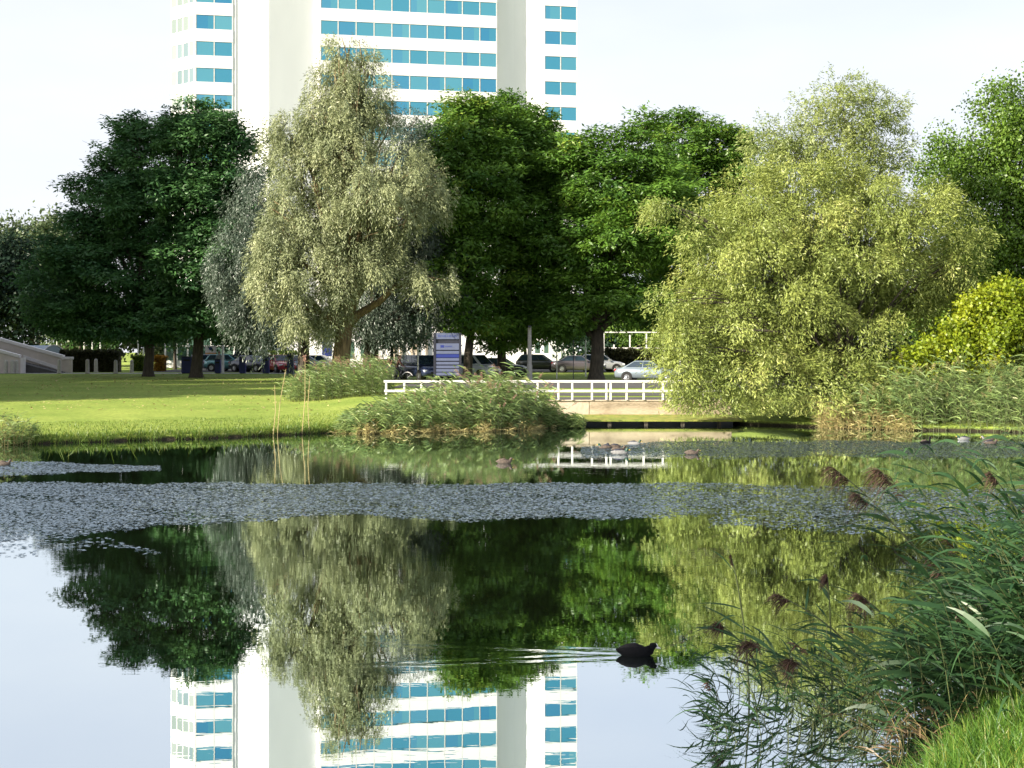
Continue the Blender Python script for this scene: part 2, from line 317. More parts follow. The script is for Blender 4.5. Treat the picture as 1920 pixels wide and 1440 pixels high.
COOT = (1.42, 14.35)     # where the near coot swims (filled below from the pixel)
def on_water(px, py):
    d = CAMZ * FPX / (py - HOR); return Vector((X(px, d), d, 0))
COOT = on_water(1196, 1228)
def water_material():
    m, t, n, l, p = nt('pond_water'); n.remove(p); out = n['Material Output']
    g = n.new('ShaderNodeNewGeometry'); sx = n.new('ShaderNodeSeparateXYZ'); l.new(g.outputs['Position'], sx.inputs[0])
    def noise(scale, st, detail=3, dist=0.0):
        mm = n.new('ShaderNodeMapping'); mm.inputs['Scale'].default_value = st; l.new(g.outputs['Position'], mm.inputs[0])
        k = n.new('ShaderNodeTexNoise'); k.inputs['Scale'].default_value = scale; k.inputs['Detail'].default_value = detail; k.inputs['Distortion'].default_value = dist
        l.new(mm.outputs[0], k.inputs[0]); return k.outputs[0]
    def M_(op, a, b=None, c=None):
        k = n.new('ShaderNodeMath'); k.operation = op
        for i, q in enumerate((a, b, c)):
            if q is None: continue
            if isinstance(q, (int, float)): k.inputs[i].default_value = q
            else: l.new(q, k.inputs[i])
        return k.outputs[0]
    h1 = noise(2.2, (.55, 1.5, 1), 3, .6)             # slow ripples
    h2 = noise(9.0, (.45, 1.6, 1), 2, .3)             # fine ripples
    patch = noise(.13, (.6, 1.4, 1), 3)
    pm = n.new('ShaderNodeMapRange'); pm.inputs['From Min'].default_value = .42; pm.inputs['From Max'].default_value = .62
    pm.inputs['To Min'].default_value = .25; pm.inputs['To Max'].default_value = 1.0; l.new(patch, pm.inputs[0])
    shel = n.new('ShaderNodeMapRange'); shel.inputs['From Min'].default_value = 14; shel.inputs['From Max'].default_value = 32; shel.inputs['To Min'].default_value = .40; shel.inputs['To Max'].default_value = 1.0; l.new(sx.outputs[1], shel.inputs[0])
    h = M_('MULTIPLY', shel.outputs[0], M_('MULTIPLY', M_('ADD', M_('MULTIPLY', h1, .0011), M_('MULTIPLY', h2, .0003)), pm.outputs[0]))
    # wake of the near coot: two arms trailing to the left
    u = M_('SUBTRACT', COOT.x - .12, sx.outputs[0]); v = M_('ABSOLUTE', M_('SUBTRACT', sx.outputs[1], COOT.y + .02))
    arm = M_('SUBTRACT', v, M_('MULTIPLY', u, .22))
    mask = M_('MULTIPLY', M_('LESS_THAN', 0.0, u), M_('POWER', 2.718, M_('MULTIPLY', M_('MULTIPLY', arm, arm), -26.0)))
    fade = M_('POWER', 2.718, M_('MULTIPLY', u, -1.0))
    wave = M_('MULTIPLY', M_('MULTIPLY', M_('SINE', M_('MULTIPLY', arm, 26.0)), mask), M_('MULTIPLY', fade, .0016))
    wn_ = n.new('ShaderNodeMapRange'); wn_.inputs['From Min'].default_value = .38; wn_.inputs['From Max'].default_value = .62; l.new(noise(5.0, (.8, 2.2, 1), 3, .5), wn_.inputs[0])
    h = M_('ADD', h, M_('MULTIPLY', wave, M_('MULTIPLY_ADD', wn_.outputs[0], 1.1, .15)))
    bp = n.new('ShaderNodeBump'); bp.inputs['Distance'].default_value = 1.0; bp.inputs['Strength'].default_value = 1.0; l.new(h, bp.inputs['Height'])
    d = n.new('ShaderNodeBsdfDiffuse'); d.inputs[0].default_value = (.010, .014, .007, 1)
    gl = n.new('ShaderNodeBsdfGlossy'); gl.inputs['Roughness'].default_value = .0; gl.inputs[0].default_value = (.90, .97, 1.0, 1); l.new(bp.outputs[0], gl.inputs['Normal'])
    f = n.new('ShaderNodeFresnel'); f.inputs['IOR'].default_value = 1.9; l.new(bp.outputs[0], f.inputs['Normal'])
    fm = n.new('ShaderNodeMapRange'); fm.inputs['To Min'].default_value = .70; fm.inputs['To Max'].default_value = 1.0; l.new(f.outputs[0], fm.inputs[0])
    mxs = n.new('ShaderNodeMixShader'); l.new(fm.outputs[0], mxs.inputs[0]); l.new(d.outputs[0], mxs.inputs[1]); l.new(gl.outputs[0], mxs.inputs[2])
    l.new(mxs.outputs[0], out.inputs[0]); return m
tag(link('water', poly_mesh('water', [(-190, 5, 0), (190, 5, 0), (190, 63, 0), (-190, 63, 0)], [(0, 1, 2, 3)]), water_material()), 'still pond water mirroring trees and tower', 'water', kind='structure')

def sheet(name, x0, x1, y0, y1, lift, material, label, cat='paving', outline=None):
    ys = sorted(set([y0, y1] + [y for y in YABS if y0 < y < y1])); v = []; f = []
    for y in ys: v += [(x0, y, gz(x0, y) + lift), (x1, y, gz(x1, y) + lift)]
    for i in range(len(ys) - 1): f.append((2 * i, 2 * i + 1, 2 * i + 3, 2 * i + 2))
    return tag(link(name, poly_mesh(name, v, f), material), label, cat, kind='structure')
sheet('path', -60, -11.5, 117, 119.6, .012, M_pave, 'pale paved path behind the lawn')
sheet('road', -7, 30, 82, 101.5, .012, M_asph, 'narrow asphalt road behind the white railing')  # road under the saloon, widened as dark tone for shaded ground
sheet('shade_strip', 1.9, 9.1, 62.2, 66.0, .012, M_asph, 'dark strip standing in for shaded ground just behind the white railing')  # asphalt tone stands in for shade on the ground
sheet('shade_strip', 1.9, 9.1, 68.2, 73.0, .012, M_asph, 'second dark strip standing in for shaded ground behind the white railing')  # same shade tone again; grass left between reads as sun streaks
sheet('car_park', -32, 30, 122.5, 143, .012, M_asph, 'asphalt car park behind the trees')

# ------------------------------------------------------------------ floating weed bands: thousands of small flat flakes
def weed_material():
    m, t, n, l, p = nt('floating_weed'); n.remove(p); out = n['Material Output']
    at = n.new('ShaderNodeAttribute'); at.attribute_name = 'rnd'; r_ = n.new('ShaderNodeValToRGB'); e = r_.color_ramp.elements
    e[0].color = (.016, .024, .022, 1); e[1].color = (.085, .105, .115, 1); l.new(at.outputs['Fac'], r_.inputs[0])
    d = n.new('ShaderNodeBsdfDiffuse'); l.new(r_.outputs[0], d.inputs[0])
    gl = n.new('ShaderNodeBsdfGlossy'); gl.inputs['Roughness'].default_value = .12; gl.inputs[0].default_value = (.66, .78, .90, 1)
    mx1 = n.new('ShaderNodeMixShader'); mx1.inputs[0].default_value = .34; l.new(d.outputs[0], mx1.inputs[1]); l.new(gl.outputs[0], mx1.inputs[2])
    l.new(mx1.outputs[0], out.inputs[0]); return m
M_weed = weed_material()
def weed(rows, label, n, seed, dens=None):
    """rows: (px, upper py, lower py) along the band, each a point on the water; dens: (px, share kept)"""
    rg = np.random.RandomState(seed); pxs = [r[0] for r in rows]; ph = rg.rand(8) * 6
    px = rg.uniform(pxs[0], pxs[-1], n); a = np.interp(px, pxs, [r[1] for r in rows]); b = np.interp(px, pxs, [r[2] for r in rows])
    a = a + 1.6 * np.sin(px * .021 + ph[0]) + .8 * np.sin(px * .06 + ph[1]); b = b + 2.6 * np.sin(px * .017 + ph[2]) + 1.4 * np.sin(px * .05 + ph[3])
    d0 = CAMZ * FPX / (b - HOR); d1 = CAMZ * FPX / (a - HOR); q = rg.rand(n); far_edge = rg.normal(size=n) * .10; y = d0 + (d1 - d0) * q + far_edge; x = (px - 960) / FPX * y
    # thinner towards the near edge and in drifting gaps
    gap = np.sin(x * .9 + ph[4]) * np.sin(y * 1.3 + x * .35 + ph[5]) + .6 * np.sin(x * 2.3 + y * 2.9 + ph[6])
    keep = rg.rand(n) < np.clip(.35 + 3.0 * q, 0, 1) * np.clip(1.05 - .45 * np.maximum(0, gap), .25, 1)
    if dens: keep &= rg.rand(n) < np.interp(px, [k[0] for k in dens], [k[1] for k in dens])
    x, y = x[keep], y[keep]; n = len(x); az = rg.rand(n) * math.pi; L = rg.uniform(.04, .12, n); W = rg.uniform(.03, .08, n)
    nrm = unit(np.stack([rg.normal(size=n) * .08, rg.normal(-.04, .08, n), np.ones(n)], 1)); e1 = unit(np.stack([np.cos(az), np.sin(az), 0 * az], 1)); e1 = unit(e1 - nrm * (e1 * nrm).sum(1, keepdims=True)); e2 = np.cross(nrm, e1)
    c = np.stack([x, y, np.full(n, .005) + rg.rand(n) * .004], 1); V = np.stack([c - e1 * L[:, None] / 2, c + e2 * W[:, None] / 2, c + e1 * L[:, None] / 2, c - e2 * W[:, None] / 2], 1); V[:, :, 2] = np.maximum(V[:, :, 2], .002)
    return tag(link('floating_weed', quad_mesh('floating_weed', V, rg.rand(n)), M_weed), label, 'pond weed', kind='stuff')
weed([(-160, 902, 1040), (0, 905, 1016), (100, 906, 1008), (350, 907, 984), (620, 907, 966), (900, 908, 976), (1220, 906, 970), (1420, 908, 966), (1600, 914, 972), (1990, 920, 982)], 'wide grey band of floating weed across the pond', 120000, 1, [(0, 1), (1150, 1), (1260, .5), (1400, .34), (2000, .26)])
weed([(1090, 838, 858), (1230, 829, 858), (1500, 827, 857), (1920, 829, 860), (2000, 829, 860)], 'grey band of floating weed below the pond willow', 34000, 2)
weed([(-100, 866, 892), (60, 867, 890), (180, 870, 888), (300, 874, 882)], 'short grey streak of floating weed by the left lawn edge', 10000, 3)
weed([(1330, 968, 988), (1500, 962, 996), (1700, 957, 1000), (1990, 952, 1006)], 'thin grey streak of floating weed behind the near reeds', 7000, 4, [(1330, .2), (1600, .5), (1990, .5)])
weed([(-60, 1020, 1060), (60, 1015, 1040), (200, 1012, 1030), (300, 1034, 1040)], 'sparse specks of floating weed on the sky reflection', 900, 5, [(-60, .5), (300, .2)])

# ------------------------------------------------------------------ tower
F_H, WIN_H = 3.5, 1.79
TA = P(366, 660, 190.0); TB = P(1080, 660, 200.3)
tvec = Vector((TB.x - TA.x, TB.y - TA.y)).normalized(); TROT = math.atan2(tvec.y, tvec.x)
nvec = Vector((-tvec.y, tvec.x))                      # away from the camera
def TU(px, v=0.0):
    """where the sight line through px meets the facade plane set back by v: distance along the facade"""
    k = (px - 960.0) / FPX; ox, oy = TA.x + nvec.x * v, TA.y + nvec.y * v
    return (k * oy - ox) / (tvec.x - k * tvec.y)
ZT = 40.5                                             # head of one window row
tower = empty('office_tower', (TA.x, TA.y, 0), TROT, 'tall white office tower with blue window bands behind the trees', 'tower')
ZTOP, ZBOT = ZT + 5.5 * F_H, 1.2
core_pts = [(TU(437), .6), (TU(437), -1.0)]
# volumes (polygons in facade coordinates u, v)
uL0, uL1 = TU(366), TU(437); uS = uL0 - 3.2
uC1, uC2 = TU(504, -.75), TU(587, .6)
uM0, uM1 = TU(600, .0), TU(932, .0)
uR0, uR1 = TU(1020, .2), TU(1082, .2)
def vol(name, pts, m, z0=ZBOT, z1=ZTOP): return MB().prism(pts, z0, z1, 'z').build(name, m, tower)
vol('wing', [(uS, 4.2), (uL0, 0.0), (uL1 + .4, 0.0), (uL1 + .4, 14), (uS, 14)], M_clad)
vol('core', [(uL1 + .41, .12), (uC1, -.75), (uC2 + .6, .62), (uC2 + .6, 13), (uL1 + .41, 13)], M_core)
vol('main_block', [(uM0 - .9, 1.5), (uM0, .02), (uM1, .02), (uM1, 15), (uM0 - .9, 15)], M_clad)
cw = [(uM1 + .02, 1.7)] + [(uM1 + (uR0 - uM1) * k, 1.7 - 1.0 * k ** 2.2) for k in (.2, .4, .6, .8, .95)] + [(uR0 - .02, .65), (uR0 - .02, 13), (uM1 + .02, 13)]
vol('stair_core', cw, M_core)
vol('wing', [(uR0, .2), (uR1, .2), (uR1, 14), (uR0, 14)], M_clad)
WM = {}; 
def bays(p0, p1, n, wm, ks, mull=.16):
    """window panes, spandrel panels and mullions of n bays from p0 to p1 (u,v), each piece its own object"""
    p0 = Vector(p0); p1 = Vector(p1); t = (p1 - p0); L = t.length; t.normalize(); rot = math.atan2(t.y, t.x); out = Vector((t.y, -t.x)); w = L / n
    key = round(w, 3)
    if (key, 'w') not in WM:
        WM[(key, 'w')] = MB().box((0, 0, 0), (w - mull, .06, WIN_H)).mesh('window')
        WM[(key, 'p')] = MB().box((0, 0, 0), (w - .05, .10, F_H - WIN_H - .06)).mesh('panel')
        WM[(key, 'm')] = MB().box((0, 0, 0), (mull - .04, .12, ZTOP - ZBOT - .3)).mesh('mullion')
    for k in ks:
        zt = ZT + k * F_H
        for i in range(n):
            c = p0 + t * (w * (i + .5)) + out * .02
            o = bpy.data.objects.new('window', WM[(key, 'w')]); COL.objects.link(o); o.parent = tower; o.location = (c.x, c.y, zt - WIN_H / 2); o.rotation_euler.z = rot
            if not o.data.materials: o.data.materials.append(wm)
            o.material_slots[0].link = 'OBJECT'; o.material_slots[0].material = wm
            c = c + out * .03
            o = bpy.data.objects.new('panel', WM[(key, 'p')]); COL.objects.link(o); o.parent = tower; o.location = (c.x, c.y, zt + (F_H - WIN_H) / 2); o.rotation_euler.z = rot
            if not o.data.materials: o.data.materials.append(M_clad)
    for i in range(n + 1):
        q = min(max(w * i, mull * .5), L - mull * .5); c = p0 + t * q + out * .012
        o = bpy.data.objects.new('mullion', WM[(key, 'm')]); COL.objects.link(o); o.parent = tower; o.location = (c.x, c.y, (ZTOP + ZBOT) / 2); o.rotation_euler.z = rot
        if not o.data.materials: o.data.materials.append(M_white)
KS = range(-4, 5)
bays((uL0, 0), (uL1, 0), 2, M_win, KS)
bays((uS, 4.2), (uL0, 0), 4, M_wing, KS, .2)
bays((uM0, .02), (uM1, .02), 10, M_win, KS)
bays((uM0 - .9, 1.5), (uM0, .02), 1, M_wing, KS, .7)
bays((uR0, .2), (uR1, .2), 2, M_win, KS)
MB().bx(uS - .1, uR1 + .1, 3.2 + .1, 13, ZTOP, ZTOP + .5).build('roof', M_greyroof, tower)

# ------------------------------------------------------------------ trees
RG = np.random.RandomState(7)
def leaf_quads(base, d, side, L, W):
    L = L[:, None]; W = W[:, None]; V = np.empty((len(base), 4, 3))
    V[:, 0] = base; V[:, 1] = base + d * L * .45 + side * W * .5; V[:, 2] = base + d * L; V[:, 3] = base + d * L * .45 - side * W * .5
    return V
def lobes_world(lobes, d, squash=1.0):
    out = []
    for lb in lobes:
        px, py, rx, ry = lb[:4]; dd = lb[4] if len(lb) > 4 else 0.0
        c = P(px, py, d + dd); s = (d + dd) / FPX; rX, rZ = rx * s, ry * s
        out.append((np.array(c), np.array((rX, squash * (.6 * rX + .4 * rZ), rZ))))
    return out
def sample_lobes(LW, n, rg, inner=.35, spiky=.10, cr=.6, cz=.6, cn=14, fill=.25):
    """twig positions: gathered into separate clumps over the surface of the lobes, some inside"""
    vol_ = np.array([r[0] * r[1] * r[2] for c, r in LW]) ** .70; pv = vol_ / vol_.sum(); m = max(8, int(n * (1 - fill) / cn))
    CC = np.array([c for c, r in LW]); RR_ = np.array([r for c, r in LW])
    def draw(k, lo, hi):
        idx = rg.choice(len(LW), k, p=pv); u = rand_dir(k, rg); rad = lo + (hi - lo) * rg.rand(k) ** .6
        rad = np.where(rg.rand(k) < spiky, rad + .26 * rg.rand(k), rad)
        return CC[idx] + u * RR_[idx] * rad[:, None], u
    cp, cu = draw(m, max(inner, .6), 1.0); csz = rg.uniform(.55, 1.25, m)
    k1 = int(n * (1 - fill)); who = rg.randint(0, m, k1); off = rg.normal(size=(k1, 3)); off /= np.maximum(1, np.linalg.norm(off, axis=1, keepdims=True) / 1.5)
    off = off * np.array((cr, cr, cz)) * csz[who][:, None]
    Q1 = cp[who] + off; u1 = unit(cu[who] * .7 + unit(off) * .6)
    Q2, u2 = draw(n - k1, inner * .6, .85)
    crn = rg.rand(m)
    return np.concatenate([Q1, Q2]), np.concatenate([u1, u2]), np.concatenate([crn[who], rg.rand(n - k1) * .6])
def crown_chestnut(LW, n, rg, L=.40, W=.14, per=11):
    """palmate sprays: leaflets fan out and hang from each twig end"""
    Q, u, cr_ = sample_lobes(LW, n, rg, .25, .2, .80, .36, 22, .2)
    # group twigs into sprays that share a layer so that clumps and gaps show
    N = n * per; q = np.repeat(Q, per, 0); o = np.repeat(unit(u + np.array((0, 0, .15))), per, 0)
    az = rg.rand(N) * 2 * math.pi; d = np.stack([np.cos(az), np.sin(az), rg.normal(-.45, .35, N)], 1); d = unit(unit(d) + .55 * o)
    b = q + rg.normal(size=(N, 3)) * np.array((.30, .30, .14))
    side = unit(np.cross(d, o * .75 + np.array((0, 0, .65)) + .45 * rg.normal(size=(N, 3))))
    sz = rg.uniform(.65, 1.2, N); rnd = np.clip(np.repeat(cr_, per) * .72 + rg.rand(N) * .28, 0, 1)
    return leaf_quads(b, d, side, L * sz, W * sz), rnd
def crown_willow(LW, n, rg, L=.22, W=.055, per=15, hang=(.7, 1.7), spread=.35, inner=.35, droop=1.0, spiky=.10, cr=.42, cz=.75, cn=15, fill=.2):
    """hanging strands with narrow leaves"""
    Q, u, cr_ = sample_lobes(LW, n, rg, inner, spiky, cr, cz, cn, fill); N = n * per
    t = np.tile(np.linspace(.02, 1, per), n); q = np.repeat(Q, per, 0); uo = u.copy(); uo[:, 2] *= .3; uo = np.repeat(unit(uo), per, 0)
    h = np.repeat(rg.uniform(hang[0], hang[1], n), per)
    b = q + uo * (spread * h * (t * (1 - .35 * t)))[:, None] + np.array((0, 0, -1.0)) * (droop * h * t ** 1.5)[:, None] + rg.normal(size=(N, 3)) * .085
    d = unit(uo * .8 + np.array((0, 0, -1.0)) * (.35 + .9 * droop * t)[:, None] + rg.normal(size=(N, 3)) * .55)
    side = unit(np.cross(d, np.repeat(u, per, 0) + np.array((0, 0, .25)) + .5 * rg.normal(size=(N, 3)))); sz = rg.uniform(.6, 1.25, N)
    rnd = np.clip(np.repeat(cr_, per) * .72 + rg.rand(N) * .28, 0, 1)
    return leaf_quads(b, d, side, L * sz, W * sz), rnd
def crown_broad(LW, n, rg, L=.17, W=.12, per=12, r=.3, inner=.3, spiky=.14, cr=.6, cz=.45, cn=12, fill=.22):
    Q, u, cr_ = sample_lobes(LW, n, rg, inner, spiky, cr, cz, cn, fill); N = n * per; q = np.repeat(Q, per, 0); o = np.repeat(u, per, 0)
    b = q + rg.normal(size=(N, 3)) * r; d = unit(rand_dir(N, rg) + .5 * o + np.array((0, 0, -.25)))
    side = unit(np.cross(d, o * .8 + np.array((0, 0, .5)) + .5 * rg.normal(size=(N, 3)))); sz = rg.uniform(.6, 1.3, N)
    rnd = np.clip(np.repeat(cr_, per) * .72 + rg.rand(N) * .28, 0, 1)
    return leaf_quads(b, d, side, L * sz, W * sz), rnd

def limb_path(a, b, rg, sag=.12, n=5):
    a = np.array(a); b = np.array(b); L = np.linalg.norm(b - a); pts = []
    for i in range(n + 1):
        t = i / n; p = a + (b - a) * t; p = p + np.array((0, 0, 1.0)) * L * sag * math.sin(math.pi * t) + rg.normal(size=3) * L * .025 * (0 < i < n); pts.append(tuple(p))
    return pts
def tree(name, label, cat, d, trunk_px, trunk_r, fork, lobes, kind, n, leaf, bark=None, group=None, seed=1, stems=1, base_z=None, squash=1.0, rel=None, **kw):
    rg = np.random.RandomState(seed); bx_ = X(trunk_px, d); zb = (gz(bx_, d) if base_z is None else base_z); root = empty(name, (bx_, d, zb), 0, label, cat, group)
    if kind == 'chestnut': lobes = [(l_[0], l_[1] + 11) + tuple(l_[2:]) for l_ in lobes]
    LW = lobes_world(lobes, d, squash) if rel is None else rel
    if kind == 'chestnut' or kw.pop('shoots', False):      # leading shoots that break the outline
        ex = []
        for c, r in LW:
            for q in range(5):
                w_ = rand_dir(1, rg)[0]; w_[2] = abs(w_[2]) * .9 + .1; ex.append((c + w_ * r * rg.uniform(.95, 1.2), np.array((.24, .24, .34)) * r[2] * rg.uniform(.7, 1.2)))
        LWs = LW + ex
    else: LWs = LW
    org = np.array((bx_, d, zb)); m = MB(); bark = bark or M_bark
    lowest = min(c[2] - r[2] for c, r in LW); fz = zb + fork
    for s in range(stems):
        off = np.array((0, 0, 0.0)) if stems == 1 else np.array((rg.normal() * trunk_r * 1.6, rg.normal() * trunk_r * 1.6, 0))
        lean = rg.normal(size=2) * fork * .05 if stems == 1 else rg.normal(size=2) * fork * .35
        top = np.array((lean[0], lean[1], fork)) + off; mid = off + (top - off) * .5 + np.array((rg.normal() * .05, rg.normal() * .05, 0))
        m.tube([off + (0, 0, -.15), off + (0, 0, .12), off + (0, 0, .5), mid, top], [trunk_r * 1.55, trunk_r * 1.25, trunk_r * 1.02, trunk_r * .92, trunk_r * .82], 10)
        mine = [k for k in range(len(LW)) if k % stems == s]
        for k in mine:
            c, r = LW[k]; e = c - org; st = top if rg.rand() < .75 else off + (top - off) * .85
            Lr = np.linalg.norm(e - st); r0 = trunk_r * (.34 + .25 * rg.rand()) / (1 if stems > 1 else 1)
            pth = limb_path(st - np.array((0, 0, trunk_r * .6)), e, rg); m.tube(pth, list(np.linspace(r0, r0 * .18, len(pth))), 6)
            for q in range(4):                      # smaller limbs into the lobe
                a = np.array(pth[3]); b = e + rand_dir(1, rg)[0] * r * .8; p2 = limb_path(a, b, rg, .08, 3)
                m.tube(p2, list(np.linspace(r0 * .35, r0 * .06, len(p2))), 4)
    m.build('trunk', bark, root, smooth=True)
    V, rnd = {'chestnut': crown_chestnut, 'willow': crown_willow, 'broad': crown_broad}[kind](LWs, n, rg, **kw)
    V = V - org; zmin = .25 
    keep = V[:, :, 2].min(1) > zmin; V = V[keep]; rnd = rnd[keep]
    link('crown', quad_mesh('crown', V, rnd), leaf, root)
    return root

tree('willow_tree', 'tall silvery willow with golden lit trunk rising before the white tower', 'tree', 96, 636, .62, 4.6,
     [(655, 92, 40, 36), (628, 140, 40, 40, -1), (692, 138, 40, 48), (668, 190, 46, 46, -1.5), (610, 215, 46, 48, -1.5), (705, 220, 36, 52), (560, 245, 44, 40, -1), (642, 275, 58, 54, -2), (535, 300, 44, 48, -1), (588, 330, 52, 50, -2),
      (745, 300, 62, 42, -3), (702, 352, 56, 46, -3.5), (790, 345, 46, 52, -2.5), (752, 392, 60, 52, -3), (816, 372, 22, 40, -1.5), (540, 400, 48, 46, -2), (610, 415, 58, 52, -2.5), (672, 440, 58, 50, -3), (518, 468, 44, 50, -2), (575, 495, 54, 54, -2.5),
      (640, 520, 46, 40, -2.5), (515, 545, 42, 50, -2), (712, 490, 46, 40, -2.5), (560, 580, 50, 42, -2), (805, 520, 48, 34, -1.5), (610, 590, 44, 36, -1), (650, 400, 70, 120, 1), (640, 230, 50, 90, 1)],
     'willow', 14500, M_willow, M_barkg, seed=3, L=.25, W=.056, per=13, hang=(.35, 1.1), inner=.6, cr=.46, cz=.46, cn=30, fill=.12, spread=.5)
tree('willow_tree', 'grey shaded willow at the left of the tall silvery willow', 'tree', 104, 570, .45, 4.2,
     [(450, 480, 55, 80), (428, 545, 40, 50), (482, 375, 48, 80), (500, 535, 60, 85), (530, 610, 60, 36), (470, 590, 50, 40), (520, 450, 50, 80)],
     'willow', 4200, M_willow_shade, seed=4, L=.25, W=.06, per=14, hang=(.4, 1.2), inner=.5, spread=.5)
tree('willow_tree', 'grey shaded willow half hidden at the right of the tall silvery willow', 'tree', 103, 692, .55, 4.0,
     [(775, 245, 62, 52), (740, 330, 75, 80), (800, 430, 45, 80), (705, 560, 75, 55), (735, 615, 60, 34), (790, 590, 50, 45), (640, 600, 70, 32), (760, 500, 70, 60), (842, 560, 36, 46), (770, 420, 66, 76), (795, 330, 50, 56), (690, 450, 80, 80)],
     'willow', 8000, M_willow_shade, seed=5, L=.25, W=.06, per=14, hang=(.4, 1.2), inner=.4, spread=.5, fill=.45)
tree('chestnut_tree', 'dark green chestnut spreading lowest toward the stone ramp at the left', 'tree', 112, 278, .40, 3.6,
     [(255, 295, 66, 75), (200, 395, 78, 72), (290, 400, 75, 85), (250, 225, 16, 26), (205, 318, 20, 22), (150, 345, 18, 20), (128, 400, 18, 18), (135, 520, 82, 66), (230, 500, 95, 80), (105, 575, 62, 40), (195, 590, 95, 42), (285, 580, 66, 50), (165, 455, 60, 55)],
     'chestnut', 9000, M_chest_shade, seed=6)
tree('chestnut_tree', 'dark green chestnut on the lawn with sunlit top below the tower wing', 'tree', 110, 368, .46, 3.4,
     [(370, 265, 78, 66), (332, 222, 22, 36), (372, 208, 20, 30), (418, 228, 18, 26), (430, 300, 62, 75), (370, 380, 95, 85), (440, 420, 60, 85), (380, 490, 88, 76), (345, 580, 85, 46), (430, 570, 60, 55), (455, 615, 50, 26)],
     'chestnut', 8400, M_chest_shade, seed=8)
tree('chestnut_tree', 'dark chestnut behind the directory sign with a leaning trunk', 'tree', 104, 877, .34, 3.6,
     [(860, 250, 72, 60), (902, 200, 20, 34), (845, 205, 16, 26), (872, 212, 16, 24), (838, 350, 56, 85), (900, 350, 85, 85), (868, 470, 76, 76), (855, 560, 76, 48), (900, 600, 66, 26), (880, 420, 80, 60)],
     'chestnut', 6200, M_chest, seed=9)
tree('chestnut_tree', 'dark chestnut with pointed top against the tower corner', 'tree', 108, 940, .36, 3.2,
     [(950, 232, 60, 52), (958, 192, 20, 32), (1012, 215, 14, 28), (975, 300, 85, 72), (1010, 255, 30, 45), (1000, 400, 76, 82), (960, 500, 76, 76), (935, 590, 64, 38), (985, 590, 50, 36), (1015, 490, 64, 80), (1020, 570, 50, 50), (1035, 330, 44, 60), (930, 635, 34, 14)],
     'chestnut', 7800, M_chest, seed=10)
tree('chestnut_tree', 'green chestnut with thick dark trunk behind the white railing', 'tree', 104, 1118, .52, 3.6,
     [(1082, 310, 46, 46), (1062, 262, 12, 22), (1115, 268, 16, 26), (1160, 258, 16, 24), (1208, 242, 20, 30), (1130, 335, 85, 66), (1200, 295, 72, 50), (1060, 430, 72, 82), (1150, 440, 95, 85), (1230, 400, 85, 85), (1080, 545, 56, 52), (1150, 560, 95, 50), (1220, 560, 66, 50), (1055, 590, 40, 30)],
     'chestnut', 8200, M_chest, seed=11)
tree('chestnut_tree', 'sunlit chestnut crown between the thick dark trunk and the pond willow', 'tree', 117, 1300, .42, 3.6,
     [(1270, 268, 72, 50), (1345, 280, 55, 50), (1240, 236, 18, 26), (1272, 222, 18, 28), (1318, 238, 16, 24), (1355, 240, 18, 26), (1392, 262, 16, 24), (1310, 370, 85, 90), (1330, 490, 85, 70), (1250, 480, 60, 70), (1290, 560, 80, 60), (1400, 330, 60, 80)],
     'chestnut', 6200, M_chest, seed=12)
tree('pond_willow', 'broad yellowish willow drooping over the water beside the retaining wall', 'tree', 59.3, 1560, .20, 2.0,
     [(1262, 392, 42, 30, -.5), (1310, 432, 52, 36, -.5), (1345, 490, 62, 42, -1), (1385, 350, 52, 48, 1), (1420, 410, 56, 42, -1), (1490, 335, 62, 50, 1), (1440, 480, 70, 46, -1.5), (1540, 400, 70, 50, -1), (1560, 340, 60, 44, 1), (1640, 385, 66, 50, 0), (1600, 460, 76, 48, -1.5), (1700, 440, 66, 50, -.5), (1780, 460, 52, 46, 0), (1750, 380, 56, 36, 1), (1810, 500, 36, 40, 0), (1520, 480, 60, 44, -1.5), (1660, 500, 60, 40, -1), (1500, 430, 90, 70, 1), (1620, 430, 100, 80, 1.5),
      (1330, 565, 90, 48, -.5), (1305, 635, 66, 48, -1), (1290, 700, 44, 46, -1.5), (1262, 630, 38, 44, -1.6), (1268, 690, 34, 42, -1.9), (1300, 738, 44, 26, -1.9), (1262, 560, 40, 34, -1.2), (1400, 610, 95, 66, -1), (1500, 560, 105, 74, -.5), (1330, 735, 50, 34, -1.5), (1400, 700, 60, 55, -1.5), (1450, 712, 95, 60, -1.5), (1550, 715, 85, 60, -1.5), (1620, 650, 80, 66, -.5), (1640, 730, 46, 44, -1), (1700, 540, 85, 60, 1.5), (1600, 560, 70, 70, 1.5), (1500, 640, 90, 60, 1), (1760, 560, 60, 60, 1.5), (1440, 520, 120, 90, 2.5), (1600, 510, 130, 90, 2.8), (1430, 420, 90, 70, 2.5), (1450, 640, 110, 70, 2)],
     'willow', 23500, M_osier, seed=13, stems=5, L=.175, W=.044, per=12, hang=(.4, 1.1), spread=.8, inner=.55, droop=.42, base_z=.12, spiky=.25, cr=.38, cz=.32, cn=36, fill=.25)
tree('willow_tree', 'feathery pale willow top rising behind the broad pond willow', 'tree', 70, 1585, .20, 7.5,
     [(1580, 195, 70, 50), (1530, 255, 64, 50), (1640, 225, 56, 52), (1665, 300, 44, 46), (1448, 262, 40, 42), (1590, 330, 80, 60), (1490, 310, 60, 50)],
     'willow', 2900, M_osier2, seed=14, L=.18, W=.05, per=15, hang=(.5, 1.2), spread=.6, inner=.1, droop=.15, spiky=.35, cr=.5, cz=.5)
